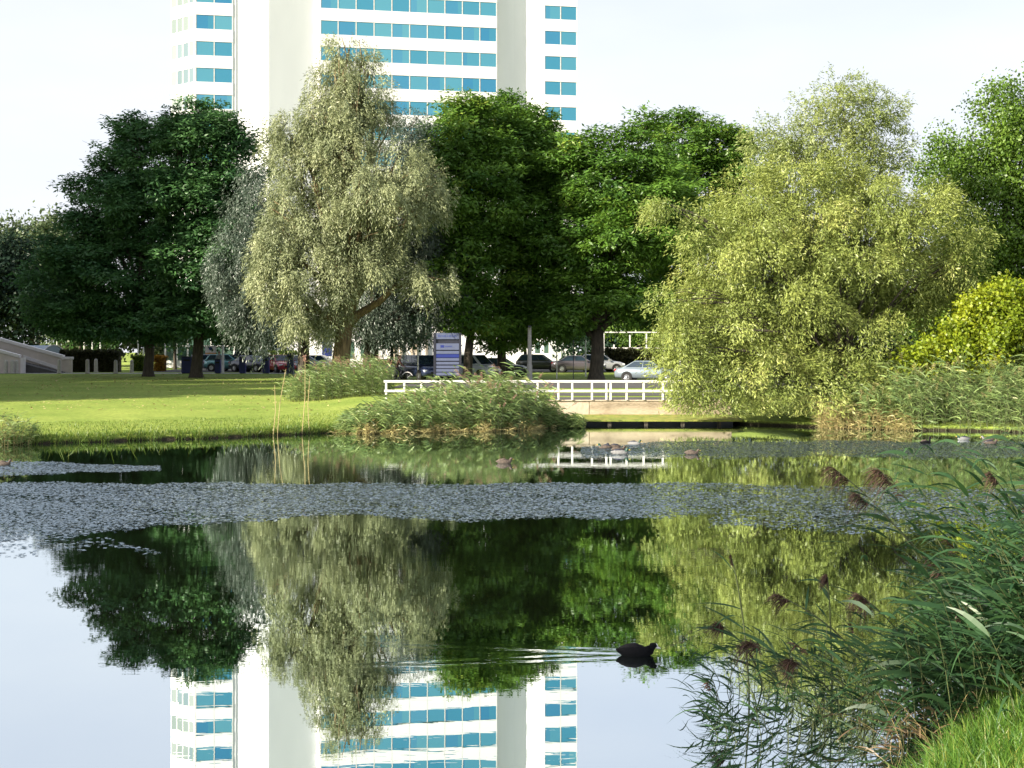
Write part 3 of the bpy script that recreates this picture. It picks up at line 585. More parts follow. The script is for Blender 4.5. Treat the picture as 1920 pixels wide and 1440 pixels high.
tree('maple_tree', 'full green tree at the far right behind the yellow shrub', 'tree', 76, 1880, .38, 3.0,
     [(1885, 235, 46, 62), (1925, 330, 75, 85), (1800, 285, 46, 36), (1785, 340, 56, 52), (1850, 420, 88, 76), (1910, 520, 85, 70), (1800, 500, 80, 80), (1985, 260, 70, 90), (1990, 450, 80, 100), (1840, 590, 90, 50), (1740, 590, 60, 60)],
     'broad', 8800, M_maple, seed=15, shoots=True)
tree('yellow_shrub', 'bright yellow green shrub above the right bank reeds', 'shrub', 57.6, 1870, .10, 1.0,
     [(1880, 560, 30, 26), (1845, 585, 34, 26), (1905, 590, 40, 34), (1815, 612, 30, 24), (1865, 625, 46, 34, -.5), (1790, 645, 36, 28, -.5), (1835, 660, 50, 30, -.5), (1900, 650, 46, 36), (1745, 655, 30, 22, -.5), (1770, 680, 44, 22), (1720, 685, 34, 20), (1960, 600, 50, 60), (1850, 690, 70, 26), (1870, 610, 60, 60, 1)],
     'broad', 3600, M_yellow, seed=16, stems=4, L=.15, W=.12, per=12, r=.16, cr=.34, cz=.26, cn=13, spiky=.3, shoots=True)
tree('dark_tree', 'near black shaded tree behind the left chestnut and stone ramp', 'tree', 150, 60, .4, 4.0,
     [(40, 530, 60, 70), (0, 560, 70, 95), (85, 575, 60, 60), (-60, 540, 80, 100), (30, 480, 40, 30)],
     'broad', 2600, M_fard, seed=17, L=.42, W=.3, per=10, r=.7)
for i, (px, lb, lab) in enumerate([(25, [(25, 455, 42, 46), (0, 440, 30, 30), (20, 520, 60, 60)], 'pale distant tree nearest the left edge'),
                                   (72, [(72, 450, 30, 36), (72, 520, 50, 60)], 'pale distant tree, middle of three at the left'),
                                   (110, [(108, 445, 30, 32), (110, 510, 50, 60), (140, 480, 30, 40)], 'pale distant tree just left of the dark chestnut')]):
    tree('distant_tree', lab, 'tree', 215, px, .4, 6.0, lb, 'broad', 800, M_far, seed=20 + i, L=.55, W=.4, per=9, r=.9, group='distant trees at the left')
# thin trees in the car park, seen under the crowns
for i, (px, d, lb, lab) in enumerate([(152, 140, [(150, 590, 50, 40), (195, 600, 50, 36)], 'slim car park tree behind the dark hedge'),
                                      (328, 138, [(325, 610, 45, 28), (300, 600, 40, 30)], 'slim car park tree in front of the glass pavilion'),
                                      (455, 130, [(455, 615, 62, 34), (500, 620, 36, 26), (400, 618, 40, 24)], 'slim car park tree between the navy pillars'),
                                      (735, 128, [(735, 610, 50, 32), (770, 615, 40, 26)], 'slim car park tree beside the silver hatchback'),
                                      (985, 130, [(985, 600, 50, 40), (1040, 610, 50, 34)], 'slim car park tree before the white low building'),
                                      (1200, 150, [(1190, 610, 60, 34), (1250, 600, 60, 50)], 'slim tree behind the white frame fence')]):
    tree('car_park_tree', lab, 'tree', d, px, .16, 3.2, lb, 'broad', 900, M_chest_shade if i != 5 else M_maple, seed=40 + i, L=.3, W=.2, per=10, r=.45, group='slim trees in the car park')
# belt of trees far behind, closing the view under the crowns
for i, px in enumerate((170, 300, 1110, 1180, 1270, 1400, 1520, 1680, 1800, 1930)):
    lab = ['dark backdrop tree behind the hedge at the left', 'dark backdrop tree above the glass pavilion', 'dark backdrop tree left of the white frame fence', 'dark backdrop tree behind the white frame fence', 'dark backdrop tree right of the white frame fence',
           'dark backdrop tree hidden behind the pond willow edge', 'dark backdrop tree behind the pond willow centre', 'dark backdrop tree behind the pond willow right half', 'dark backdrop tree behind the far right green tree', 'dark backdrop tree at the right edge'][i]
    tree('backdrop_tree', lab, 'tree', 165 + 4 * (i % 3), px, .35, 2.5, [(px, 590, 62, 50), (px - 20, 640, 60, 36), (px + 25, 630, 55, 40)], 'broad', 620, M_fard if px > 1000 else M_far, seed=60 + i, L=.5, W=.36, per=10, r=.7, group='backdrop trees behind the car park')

# ---- shade from the left: unseen things added beyond the left edge to cast it
def rel_lobes(c, items): return [(np.array((c[0] + a, c[1] + b, c[2] + e)), np.array((r, r, rz))) for a, b, e, r, rz in items]
for i, (x, y, h) in enumerate([(-37, 68, 19.5), (-39, 77, 19.5), (-42, 86, 19), (-45, 96, 19)]):  # unseen trees added so that their shadow falls across the lawn
    z0 = gz(x, y)
    tree('shade_tree', ['unseen shade tree beyond the left edge, nearest the water', 'unseen shade tree beyond the left edge, second from the water', 'unseen shade tree beyond the left edge, third from the water', 'unseen shade tree beyond the left edge, farthest from the water'][i], 'tree', y, 960 + x * FPX / y, .3, 2.0, [], 'broad', 2200, M_maple, seed=80 + i, group='unseen shade trees left of the lawn',
         rel=rel_lobes((x, y, z0), [(0, 0, h * .45, 4.2, h * .32), (1.5, 2.5, h * .5, 3.6, h * .28), (-1.5, -2, h * .5, 3.6, h * .3), (0, 0, h * .75, 3, h * .22), (0, 3, h * .28, 4, h * .16), (0, -3, h * .28, 4, h * .16)]), L=.34, W=.26, per=12, r=.5)
x, y = -13.0, 5.6; z0 = gz(x, y)  # unseen tree added to throw shade over the near reeds
tree('reed_shade_tree', 'unseen tree added on the near bank, left of the view, to shade the reeds', 'tree', y, 960 + x * FPX / y, .25, 2.2, [], 'broad', 1500, M_maple, seed=90,
     rel=rel_lobes((x, y, z0), [(0, 0, 6.0, 2.7, 2.6), (1, .6, 4.4, 2.2, 1.6), (-.8, -.4, 4.4, 2.4, 1.8), (0, 0, 8.4, 2.2, 1.8)]), L=.22, W=.17, per=12, r=.35)
blk = empty('shade_block', (-84, 92, gz(-84, 92)), R(28), 'tall grey block added out of view left of the lawn to cast shade', 'building')  # unseen building added to keep the left chestnuts in shade
MB().bx(-13, 13, -15, 15, 0, 44).build('wall', M_pale, blk)
for k in range(12):
    MB().bx(13.01, 13.06, -14, 14, 1.6 + 3.6 * k, 3.4 + 3.6 * k).build('window', M_glass, blk)
MB().bx(-13.3, 13.3, -15.3, 15.3, 44.01, 44.6).build('roof', M_greyroof, blk)

# ---- hedges and shrubs
def leaf_box(name, x0, x1, y0, y1, h, n, leaf, label, cat, L=.12, W=.08, seed=1, group=None):
    rg = np.random.RandomState(seed); zb = gz((x0 + x1) / 2, (y0 + y1) / 2); cx, cy = (x0 + x1) / 2, (y0 + y1) / 2
    q = rg.rand(n, 3); face = rg.rand(n)
    q[:, 1] = np.where(face < .55, rg.rand(n) * .12, q[:, 1]); q[:, 2] = np.where(face > .6, 1 - rg.rand(n) * .1, q[:, 2])
    b = np.stack([(x0 - cx) + (x1 - x0) * q[:, 0], (y0 - cy) + (y1 - y0) * q[:, 1], h * q[:, 2] * (1 + .05 * np.sin(q[:, 0] * 31)) + .03 * rg.normal(size=n)], 1)
    b[:, 2] = np.maximum(b[:, 2], .04)
    d = unit(rand_dir(n, rg) + np.array((0, -.5, .3))); side = unit(np.cross(d, rand_dir(n, rg))); sz = rg.uniform(.6, 1.3, n)
    root = empty(name, (cx, cy, zb), 0, label, cat, group)
    V = leaf_quads(b, d, side, L * sz, W * sz); V[:, :, 2] = np.maximum(V[:, :, 2], .02); link('foliage', quad_mesh('foliage', V, rg.rand(n)), leaf, root)
    MB().bx(x0 - cx + .15, x1 - cx - .15, y0 - cy + .15, y1 - cy - .15, 0, h * .9).build('branches', M_bark, root)
    return root
leaf_box('hedge', X(116, 124), X(226, 124), 123.2, 125, 1.75, 9000, M_hedge, 'long dark clipped hedge beside the stone ramp', 'hedge', .2, .14, 1)
leaf_box('hedge', X(250, 128), X(272, 128), 127.5, 128.5, 1.3, 1500, M_blade, 'small green hedge left of the chestnut trunk', 'hedge', .16, .1, 2)
leaf_box('shrub', X(291, 127), X(312, 127), 126.5, 127.8, 1.3, 1600, M_orange, 'orange yellow shrub between the two chestnut trunks', 'shrub', .16, .1, 3)
leaf_box('hedge', X(1135, 126), X(1240, 126), 125, 127, 1.9, 6000, M_hedge, 'dark hedge behind the silver saloon', 'hedge', .2, .14, 4)
leaf_box('hedge', X(500, 147), X(560, 147), 146.2, 147.5, 1.6, 2500, M_blade, 'green hedge in front of the white low building, left part', 'hedge', .2, .14, 5)

# ------------------------------------------------------------------ reeds and grass
def strips(P0, d0, L, W, sag, side, K=4, rg=None, twist=.0):
    """curved tapering leaf strips: P0 start, d0 first direction, sag pull downwards; returns quads (N*K,4,3)"""
    N = len(P0); s = np.linspace(0, 1, K + 1); prof_ = np.array([.35 + .65 * min(1, k * 4) if k < .3 else max(.03, (1 - k) / .7) ** .75 for k in s])
    pts = P0[:, None] + d0[:, None] * (L[:, None] * s)[..., None]
    pts = pts + np.array((0, 0, -1.0)) * (L[:, None] * sag[:, None] * s ** 2)[..., None]
    off = side[:, None] * (W[:, None] * .5 * prof_)[..., None]
    if twist: off = off + np.array((0, 0, 1.0)) * (W[:, None] * .5 * prof_ * twist)[..., None] * np.sign(rg.rand(N) - .5)[:, None, None]
    a = pts + off; b = pts - off
    return np.stack([a[:, :-1], b[:, :-1], b[:, 1:], a[:, 1:]], 2).reshape(N * K, 4, 3)
def stem_curve(base, h, lean, t):
    """positions on stems; base (N,3), lean (N,3) horizontal offset at the tip per metre"""
    up = np.array((0, 0, 1.0)); hh = h[:, None]; tt = t[:, None] if t.ndim == 1 else t[..., None]
    return base + up * hh * tt * (1 - .12 * tt * np.linalg.norm(lean, axis=1)[:, None]) + lean * hh * tt ** 1.7
def reed_arrays(base, h, lean, rg, wind, leaves=7, Ll=(.3, .5), Wl=.022, stemw=.010, plume=.3, K=3, t0=.22, wb=.8):
    n = len(base); out = {}
    S = 5; ts = np.linspace(0, 1, S + 1); ang = rg.rand(n) * math.pi; side = np.stack([np.cos(ang), np.sin(ang), 0 * ang], 1); q = []
    for sd in (side, np.cross(side, np.array((0, 0, 1.0)))):
        for i in range(S):
            a = stem_curve(base, h, lean, np.full(n, ts[i])); b = stem_curve(base, h, lean, np.full(n, ts[i + 1])); w = stemw * (1 - .6 * ts[i]); w2 = stemw * (1 - .6 * ts[i + 1])
            q.append(np.stack([a - sd * w / 2, a + sd * w / 2, b + sd * w2 / 2, b - sd * w2 / 2], 1))
    out['stem'] = np.concatenate(q)
    N = n * leaves; rep = lambda v: np.repeat(v, leaves, 0)
    t = np.tile(np.linspace(t0, .97, leaves), n) + rg.normal(size=N) * .03; t = np.clip(t, .08, 1)
    p = stem_curve(rep(base), rep(h), rep(lean), t)
    az = rg.rand(N) * 2 * math.pi; d = np.stack([np.cos(az), np.sin(az), 0 * az], 1) * (1 - wb * .5) + np.asarray(wind) * wb
    d = unit(unit(d) + np.array((0, 0, 1.0)) * rg.uniform(.25, 1.1, N)[:, None])
    L = rg.uniform(Ll[0], Ll[1], N) * (1 - .25 * np.abs(t - .6)); side = unit(np.cross(d, np.array((0, 0, 1.0)) + .75 * rg.normal(size=(N, 3))))
    out['leaf'] = strips(p, d, L, Wl * rg.uniform(.6, 1.3, N), rg.uniform(.15, .75, N), side, K, rg, .25)
    out['leaf_rnd'] = np.repeat(np.clip(rg.rand(N) * .55 + rep(rg.rand(n)) * .45, 0, 1), K)
    sel = np.nonzero(rg.rand(n) < plume)[0]; out['plume'] = None
    if len(sel):
        m_ = 26; N2 = len(sel) * m_; r2 = lambda v: np.repeat(v[sel], m_, 0); tt = np.tile(np.linspace(.90, 1.03, m_), len(sel))
        p = stem_curve(r2(base), r2(h), r2(lean), tt); d = unit(np.asarray(wind) * .9 + rg.normal(size=(N2, 3)) * .4 + np.array((0, 0, .55)))
        Lp = rg.uniform(.10, .20, N2) * np.minimum(1.2, r2(h) / 2)
        out['plume'] = strips(p, d, Lp, np.full(N2, .016), rg.uniform(.2, .9, N2), unit(np.cross(d, rand_dir(N2, rg))), 2); out['plume_rnd'] = np.repeat(rg.rand(N2), 2)
    return out
def reed_bed(name, label, origin, base, h, lean, rg, leaf, stem, plm, cat='reeds', **kw):
    o = np.array(origin, float); A = reed_arrays(base - o, h, lean, rg, **kw); root = empty(name, origin, 0, label, cat)
    tag(link('stems', quad_mesh('stems', A['stem'], rg.rand(len(A['stem']))), stem, root), kind='stuff')
    tag(link('leaves', quad_mesh('leaves', A['leaf'], A['leaf_rnd']), leaf, root), kind='stuff')
    if A['plume'] is not None: tag(link('plumes', quad_mesh('plumes', A['plume'], A['plume_rnd']), plm, root), kind='stuff')
    return root
def scatter_px(n, px0, px1, y0f, y1f, rg):
    px = rg.uniform(px0, px1, n); x = np.empty(n); y = np.empty(n)
    for i in range(n):
        d = rg.uniform(y0f(px[i]), y1f(px[i])); x[i] = X(px[i], d); y[i] = d
    return x, y
def zs_of(x, y): return np.array([max(gz(a, b), -.05) for a, b in zip(x, y)])
WIND = np.array((-.96, -.1, 0))
# middle clump, sunlit, with pinkish plumes
rg = np.random.RandomState(101)
x = rg.uniform(-6.3, 2.9, 1500); tb = rg.rand(1500)
fy = np.array([far(min(a, 1.2)) for a in x]); y = fy - .5 + tb * np.where(x > 1.2, 1.6, np.where(x > 0, 3.0, 4.5))
env = np.interp(x, [-6.3, -5, -3.6, -1.4, .4, 1.1, 1.7, 2.9], [.35, .95, 1.25, 1.85, 1.9, 1.5, .8, .3]); h = np.maximum(.25, env * rg.uniform(.5, 1.08, 1500) - .6 * zs_of(x, y)) * (1 + .16 * np.sin(x * 5.1) + .12 * np.sin(x * 11 + y * 3))
lean = np.stack([rg.normal(-.10, .34, 1500), rg.normal(-.08, .22, 1500), 0 * x], 1)
reed_bed('reed_clump', 'sunlit reed clump with pinkish plumes in front of the white railing', (-2, 55, .1), np.stack([x, y, zs_of(x, y)], 1), h, lean, rg, M_reedl, M_stem, M_plume, wind=WIND, leaves=10, Ll=(.32, .66), Wl=.052, stemw=.014, plume=.16, K=3, t0=.12)
x = np.sort(rg.uniform(-6.4, 1.9, 700)); x = x + .35 * np.sin(x * 3); fy = np.array([far(min(a, 1.2)) for a in x]); y = fy - .6 + rg.rand(700) * .9; h = rg.uniform(.08, .42, 700) * (.75 + .35 * np.sin(x * 4.3))
reed_bed('reed_fringe', 'straw coloured fringe of short reeds at the foot of the middle clump', (-2, 54, 0), np.stack([x, y, zs_of(x, y)], 1), h, np.stack([rg.normal(0, .4, 700), rg.normal(-.2, .2, 700), 0 * x], 1), rg, M_straw, M_stems, M_plume, wind=WIND * .2, leaves=6, Ll=(.2, .42), Wl=.03, stemw=.012, plume=0, K=3, t0=.1, wb=.2)
# shaded clump behind it
rg = np.random.RandomState(102); n = 750
x = rg.uniform(X(545, 73), X(735, 73), n); y = rg.uniform(70.5, 76, n); h = np.interp(x, [X(545, 73), X(600, 73), X(690, 73), X(735, 73)], [1.0, 1.75, 1.9, 1.6]) * rg.uniform(.6, 1.12, n)
reed_bed('reed_clump', 'shaded green reed clump at the right end of the lawn below the golden trunk', (X(640, 73), 73, .6), np.stack([x, y, zs_of(x, y)], 1), h, np.stack([rg.normal(-.1, .2, n), rg.normal(0, .15, n), 0 * x], 1), rg, M_reedl, M_stem, M_plume, wind=WIND, leaves=8, Ll=(.3, .6), Wl=.04, stemw=.014, plume=.14, K=3, t0=.12)
# right bank
rg = np.random.RandomState(103); n = 1900
x = rg.uniform(12.2, 22.5, n); fy = np.array([far(a) for a in x]); y = fy - .4 + rg.rand(n) ** .8 * 4.5
h = np.interp(x, [12.2, 13.5, 15.5, 17, 22], [.8, 1.3, 1.9, 2.15, 2.2]) * rg.uniform(.6, 1.12, n) * (1 + .14 * np.sin(x * 3.7) + .10 * np.sin(x * 8 + y * 2))
reed_bed('reed_clump', 'tall green reeds along the right bank under the yellow shrub', (17, 56, .1), np.stack([x, y, zs_of(x, y)], 1), h, np.stack([rg.normal(-.18, .22, n), rg.normal(-.12, .15, n), 0 * x], 1), rg, M_reedl, M_stem, M_straw, wind=WIND, leaves=8, Ll=(.4, .8), Wl=.046, stemw=.014, plume=.10, K=3, t0=.1, wb=.6)
n = 420; x = 12.2 + 3.2 * rg.rand(n) ** 1.5; fy = np.array([far(a) for a in x]); y = fy - .4 + rg.rand(n) * 1.2; h = rg.uniform(.3, 1.2, n) * np.interp(x, [12, 13, 15.5], [1.0, 1.0, .45])
reed_bed('dry_reeds', 'dry straw coloured reeds between the pond willow and the green reeds', (13.5, 56, .1), np.stack([x, y, zs_of(x, y)], 1), h, np.stack([rg.normal(-.1, .35, n), rg.normal(-.2, .2, n), 0 * x], 1), rg, M_straw, M_stems, M_plume, wind=WIND * .3, leaves=7, Ll=(.3, .6), Wl=.032, stemw=.014, plume=.0, K=3, t0=.1, wb=.3)
# left edge tuft
n = 170; rg = np.random.RandomState(104); x = rg.uniform(-17.6, -15.6, n); y = np.array([far(a) for a in x]) + rg.uniform(-.4, 1.0, n); h = np.interp(x, [-17.6, -16.4, -15.6], [1.15, .9, .35]) * rg.uniform(.6, 1.1, n)
reed_bed('reed_tuft', 'small reed tuft at the left end of the lawn edge', (-16.6, 46.5, .1), np.stack([x, y, zs_of(x, y)], 1), h, np.stack([rg.normal(.1, .3, n), rg.normal(0, .2, n), 0 * x], 1), rg, M_reedl, M_stems, M_plume, wind=-WIND, leaves=7, Ll=(.25, .5), Wl=.03, stemw=.012, plume=.0, K=3, t0=.1, wb=.5)
# four tall bare stalks at the lawn edge
rgs = np.random.RandomState(105)
for i, (pb, yb, pt, yt, plm, lab) in enumerate([(512, 820, 515, 722, 0, 'bare pale stalk at the lawn edge, leftmost of four'), (520, 800, 536, 692, 0, 'bent pale stalk at the lawn edge, second of four from the left'),
                                                (566, 812, 572, 668, 1, 'tallest pale stalk at the lawn edge with reddish plume'), (580, 815, 581, 705, 0, 'thin pale stalk at the lawn edge, rightmost of four')]):
    d = far(X(pb, 51)) - .15; a = Vector((X(pb, d), d, -.05)); b = P(pt, yt, d); r_ = empty('reed_stalk', a, 0, lab, 'reed', 'pale stalks at the lawn edge')
    mid = (b - a) * .5 + Vector((.06 * (-1) ** i, 0, 0)); MB().tube([(0, 0, 0), mid * .5, mid, (b - a) * .75 + Vector((.03 * (-1) ** i, 0, 0)), b - a], [.014, .013, .012, .010, .006], 5).build('stem', M_stems, r_)
    m_ = 40; tt = rgs.uniform(.93, 1.0, m_) if plm else rgs.uniform(.3, .98, m_); p = np.array(b - a)[None] * tt[:, None]; dd = unit(rgs.normal(size=(m_, 3)) * .5 + np.array((-.3, 0, .8)))
    if plm: link('plume', quad_mesh('plume', strips(p, dd, rgs.uniform(.12, .25, m_), np.full(m_, .03), rgs.uniform(.2, .7, m_), unit(np.cross(dd, rand_dir(m_, rgs))), 2), np.repeat(rgs.rand(m_), 2)), M_plume, r_)
    else: link('leaves', quad_mesh('leaves', strips(p[:6], dd[:6], rgs.uniform(.15, .3, 6), np.full(6, .025), rgs.uniform(.3, .8, 6), unit(np.cross(dd[:6], rand_dir(6, rgs))), 3), np.repeat(rgs.rand(6), 3)), M_straw, r_)

# near reeds: individual plumed ones first
rg = np.random.RandomState(110)
near_reeds = [  # base px, base depth, tip px, tip py, depth at tip, plume size, label
    (1800, 13.6, 1572, 884, 13.1, 1.0, 'near reed with dark plume hanging farthest left at the top of the clump'),
    (1850, 13.2, 1655, 888, 12.9, 1.15, 'near reed with the largest drooping brown plume'),
    (1815, 13.9, 1612, 930, 13.4, .7, 'near reed with small plume just below the two big plumes'),
    (1990, 13.0, 1862, 892, 12.6, .6, 'near reed with small thin plume by the right edge'),
    (1640, 12.6, 1468, 1120, 12.2, .8, 'near reed with plume low over the green reflection'),
    (1740, 12.4, 1618, 1120, 12.1, .85, 'near reed with dark plume halfway down the clump'),
    (1430, 12.9, 1352, 1172, 12.6, .8, 'leftmost near reed with pale brown plume standing in the water'),
    (1580, 12.0, 1412, 1208, 11.7, 1.0, 'near reed with long brown plume leaning over the water'),
    (1640, 11.8, 1488, 1240, 11.5, .9, 'near reed with dark plume lowest over the water'),
    (1405, 12.3, 1372, 1046, 12.2, .0, 'tall thin reed without plume standing alone in the water'),
    (1560, 12.9, 1552, 1082, 12.7, .45, 'upright near reed with faint thin plume among the reflections')]
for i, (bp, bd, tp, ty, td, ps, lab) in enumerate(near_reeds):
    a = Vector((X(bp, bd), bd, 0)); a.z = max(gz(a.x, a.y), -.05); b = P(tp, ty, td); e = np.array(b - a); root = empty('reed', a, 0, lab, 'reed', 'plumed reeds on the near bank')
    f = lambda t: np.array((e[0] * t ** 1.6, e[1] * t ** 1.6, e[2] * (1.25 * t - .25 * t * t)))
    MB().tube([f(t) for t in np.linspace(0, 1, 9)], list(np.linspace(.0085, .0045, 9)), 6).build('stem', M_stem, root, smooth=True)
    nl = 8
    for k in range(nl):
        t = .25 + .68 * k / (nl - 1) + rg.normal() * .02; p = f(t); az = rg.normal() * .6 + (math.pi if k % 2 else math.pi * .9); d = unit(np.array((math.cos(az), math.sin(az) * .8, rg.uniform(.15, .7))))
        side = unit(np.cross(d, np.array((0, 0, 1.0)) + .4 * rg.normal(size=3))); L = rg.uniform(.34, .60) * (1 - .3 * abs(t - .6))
        V = strips(p[None], d[None], np.array([L]), np.array([rg.uniform(.024, .038)]), np.array([rg.uniform(.1, .6)]), side[None], 6, rg, .3); link('leaf', quad_mesh('leaf', V, np.full(6, rg.rand() * .8)), M_reed_shade, root)
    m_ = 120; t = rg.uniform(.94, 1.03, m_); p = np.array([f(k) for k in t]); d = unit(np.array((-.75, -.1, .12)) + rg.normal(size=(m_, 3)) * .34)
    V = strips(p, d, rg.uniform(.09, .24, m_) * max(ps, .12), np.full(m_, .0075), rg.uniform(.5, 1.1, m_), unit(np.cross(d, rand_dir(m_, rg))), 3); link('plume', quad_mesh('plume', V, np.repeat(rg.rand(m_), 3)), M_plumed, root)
# dense thicket of the near bank
n = 450; rg = np.random.RandomState(111)
q = rg.rand(n); y = 11.0 + q * 4.6 + rg.normal(size=n) * .25; nx = np.interp(y, NEAR[3:, 1], NEAR[3:, 0]); x = nx - .55 + rg.rand(n) ** 1.0 * 1.9
h = rg.uniform(.65, 1.45, n) * np.interp(x - nx, [-.6, .2, 1.0], [.6, 1.0, 1.0]); lean = np.stack([rg.normal(-.38, .20, n), rg.normal(-.06, .10, n), 0 * x], 1)
tall = rg.rand(n) < .06; h = np.where(tall, rg.uniform(1.6, 2.15, n), h); lean[:, 0] = np.where(tall, rg.normal(-.55, .12, n), lean[:, 0])
zz = np.array([max(gz(a, b), -.05) for a, b in zip(x, y)])
reed_bed('reed_thicket', 'dense dark green thicket of near reeds leaning left at the right edge', (4.5, 13.5, .1), np.stack([x, y, zz], 1), h, lean, rg, M_reed_shade, M_stem, M_plumed, wind=WIND, leaves=10, Ll=(.30, .64), Wl=.034, stemw=.010, plume=.03, K=5, t0=.15, wb=.75)
# sparse lower reeds in the water in front of the thicket
n = 120; px = rg.uniform(1340, 1720, n); d = rg.uniform(11.0, 13.0, n); x = X(px, d); y = d; h = rg.uniform(.25, .85, n) * np.interp(px, [1340, 1500, 1720], [.55, .9, 1.1])
ok = np.array([gz(a, b) < .12 for a, b in zip(x, y)]); x, y, h = x[ok], y[ok], h[ok]; n = len(x)
reed_bed('reed_fringe', 'thin sparse reeds rising from the water in front of the near thicket', (2.6, 12, 0), np.stack([x, y, 0 * x - .05], 1), h, np.stack([rg.normal(-.35, .3, n), rg.normal(0, .15, n), 0 * x], 1), rg, M_reed_shade, M_stem, M_plumed, wind=WIND, leaves=5, Ll=(.18, .38), Wl=.018, stemw=.008, plume=.05, K=4, t0=.35, wb=.7)
n = 90; y = rg.uniform(10.3, 14, n); nx = np.interp(y, NEAR[3:, 1], NEAR[3:, 0]); x = nx + rg.uniform(-.75, .25, n)
reed_bed('dry_reeds', 'dead brown reed litter at the foot of the near thicket', (3.4, 11.5, 0), np.stack([x, y, 0 * x - .03], 1), rg.uniform(.15, .5, n), np.stack([rg.normal(-.5, .6, n), rg.normal(0, .5, n), 0 * x], 1), rg, leafmat('dead_reed', (.07, .05, .028), (.17, .12, .06), None, .2, .03), M_stems, M_plumed, wind=WIND, leaves=4, Ll=(.15, .4), Wl=.016, stemw=.007, plume=0, K=4, t0=.1, wb=.3)

def blades(name, label, x, y, h, rg, material, W=.008, lean=.35, K=3, wind=(0, 0, 0)):
    n = len(x); z = np.array([gz(a, b) for a, b in zip(x, y)]); p = np.stack([x, y, z - .01], 1)
    d = unit(np.array((0, 0, 1.0)) + rg.normal(size=(n, 3)) * np.array((lean, lean, 0)) + np.asarray(wind)); side = unit(np.cross(d, rand_dir(n, rg)))
    V = strips(p, d, h, np.full(n, W) * rg.uniform(.7, 1.4, n), rg.uniform(.1, .7, n) * .6, side, K)
    return tag(link(name, quad_mesh(name, V, np.repeat(rg.rand(n), K)), material), label, 'grass', kind='stuff')
rg = np.random.RandomState(120); n = 26000
y = rg.uniform(7.6, 14.5, n); nx = np.interp(y, NEAR[3:, 1], NEAR[3:, 0]); x = nx + rg.rand(n) ** 1.3 * 2.6 + .02; x = np.where(y < 9.4, 1.6 + (y * .42 - 1.4) * rg.rand(n), x)
e = np.array([near(a) - b for a, b in zip(x, y)]); ok = e > .05; x, y, e = x[ok], y[ok], e[ok]
h = np.interp(e, [0, .6, 1.4, 3], [.34, .30, .15, .11]) * rg.uniform(.55, 1.25, len(x))
blades('near_grass', 'bright green bank grass in the bottom right corner', x, y, h, rg, M_bladed, .0075, .4, 3, (-.15, 0, 0))
n = 22000; x = rg.uniform(-19, -5.6, n); y = np.array([far(a) for a in x]) + rg.rand(n) ** 2.2 * 9 + .02; e = y - np.array([far(a) for a in x])
h = np.interp(e, [0, .5, 2, 9], [.20, .15, .07, .05]) * rg.uniform(.5, 1.6, n); tall = rg.rand(n) < .035; h = np.where(tall, h * 2.6, h)
blades('shore_grass', 'rough grass along the far lawn edge at the water', x, y, h, rg, M_blade, .022, .35, 2)

# ------------------------------------------------------------------ retaining wall, railing
WY = 60.72
wall = empty('retaining_wall', (X(1105, WY), WY, 0), 0, 'low concrete retaining wall carrying the white railing', 'wall')
ox = X(1105, WY); z_top = P(0, 752, WY).z; zl = .30
MB().bx(X(845, WY) - ox, -.012, 0, .30, zl - .25, z_top).build('wall_panel', M_conc, wall, bevel=.012)
pb_ = MB().bx(.012, X(1372, WY) - ox, -.02, .30, zl - .25, z_top - .004).build('wall_panel', M_concs, wall, bevel=.012); pb_['label'] = 'darker stained right panel'
MB().bx(X(845, WY) - ox, X(1374, WY) - ox, -.05, .34, z_top + .002, z_top + .05).build('coping', M_conc, wall, bevel=.01)
led = empty('mossy_ledge', (X(1205, 60), 59.9, 0), 0, 'flat green mossy ledge at the foot of the retaining wall', 'ledge')
lx0, lx1 = X(1042, 60) - X(1205, 60), X(1385, 60) - X(1205, 60)
MB().add([(lx0, -1.0, .15), (lx1, -1.0, .15), (lx1, .78, .17), (lx0, .78, .17), (lx0, -1.0, .215), (lx1, -1.0, .215), (lx1, .78, .37), (lx0, .78, .37)], [(3, 2, 1, 0), (4, 5, 6, 7), (0, 1, 5, 4), (1, 2, 6, 5), (2, 3, 7, 6), (3, 0, 4, 7)]).build('top', M_moss, led, bevel=.02)
MB().bx(lx0 + .3, lx1 - .3, -.3, .76, -.2, .145).build('ledge_shade', M_dark, led)  # near-black block: shade under the overhanging ledge put into its colour
for k in range(5):
    MB().bx(lx0 + .6 + 1.5 * k, lx0 + .75 + 1.5 * k, -.9, -.75, -.3, .145).build('pile', M_bark, led)
RY = 60.62; RZ = z_top + .052
def railing(posts, label):
    o = empty('railing', (X(posts[0], RY), RY, RZ), 0, label, 'railing', 'white railings on the wall'); x0 = X(posts[0], RY)
    zt = P(0, 713.5, RY).z - RZ; zm = P(0, 733, RY).z - RZ; L = X(posts[-1], RY) - x0
    for p in posts: MB().bx(X(p, RY) - x0 - .042, X(p, RY) - x0 + .042, .0, .06, 0, zt - .09).build('post', M_white, o, bevel=.006)
    MB().bx(-.10, L + .10, -.02, .075, zt - .09, zt + .012).build('top_rail', M_white, o, bevel=.012)
    MB().bx(-.08, L + .08, -.028, -.002, zm - .05, zm + .05).build('middle_rail', M_white, o, bevel=.008)
railing([724, 758, 790, 825, 856, 893, 930, 968, 1008, 1047, 1073, 1110, 1137], 'white railing left of the double post, running behind the reed clump')
railing([1145, 1175, 1207, 1243, 1280, 1318, 1352, 1376, 1398], 'white railing right of the double post, ending inside the pond willow')

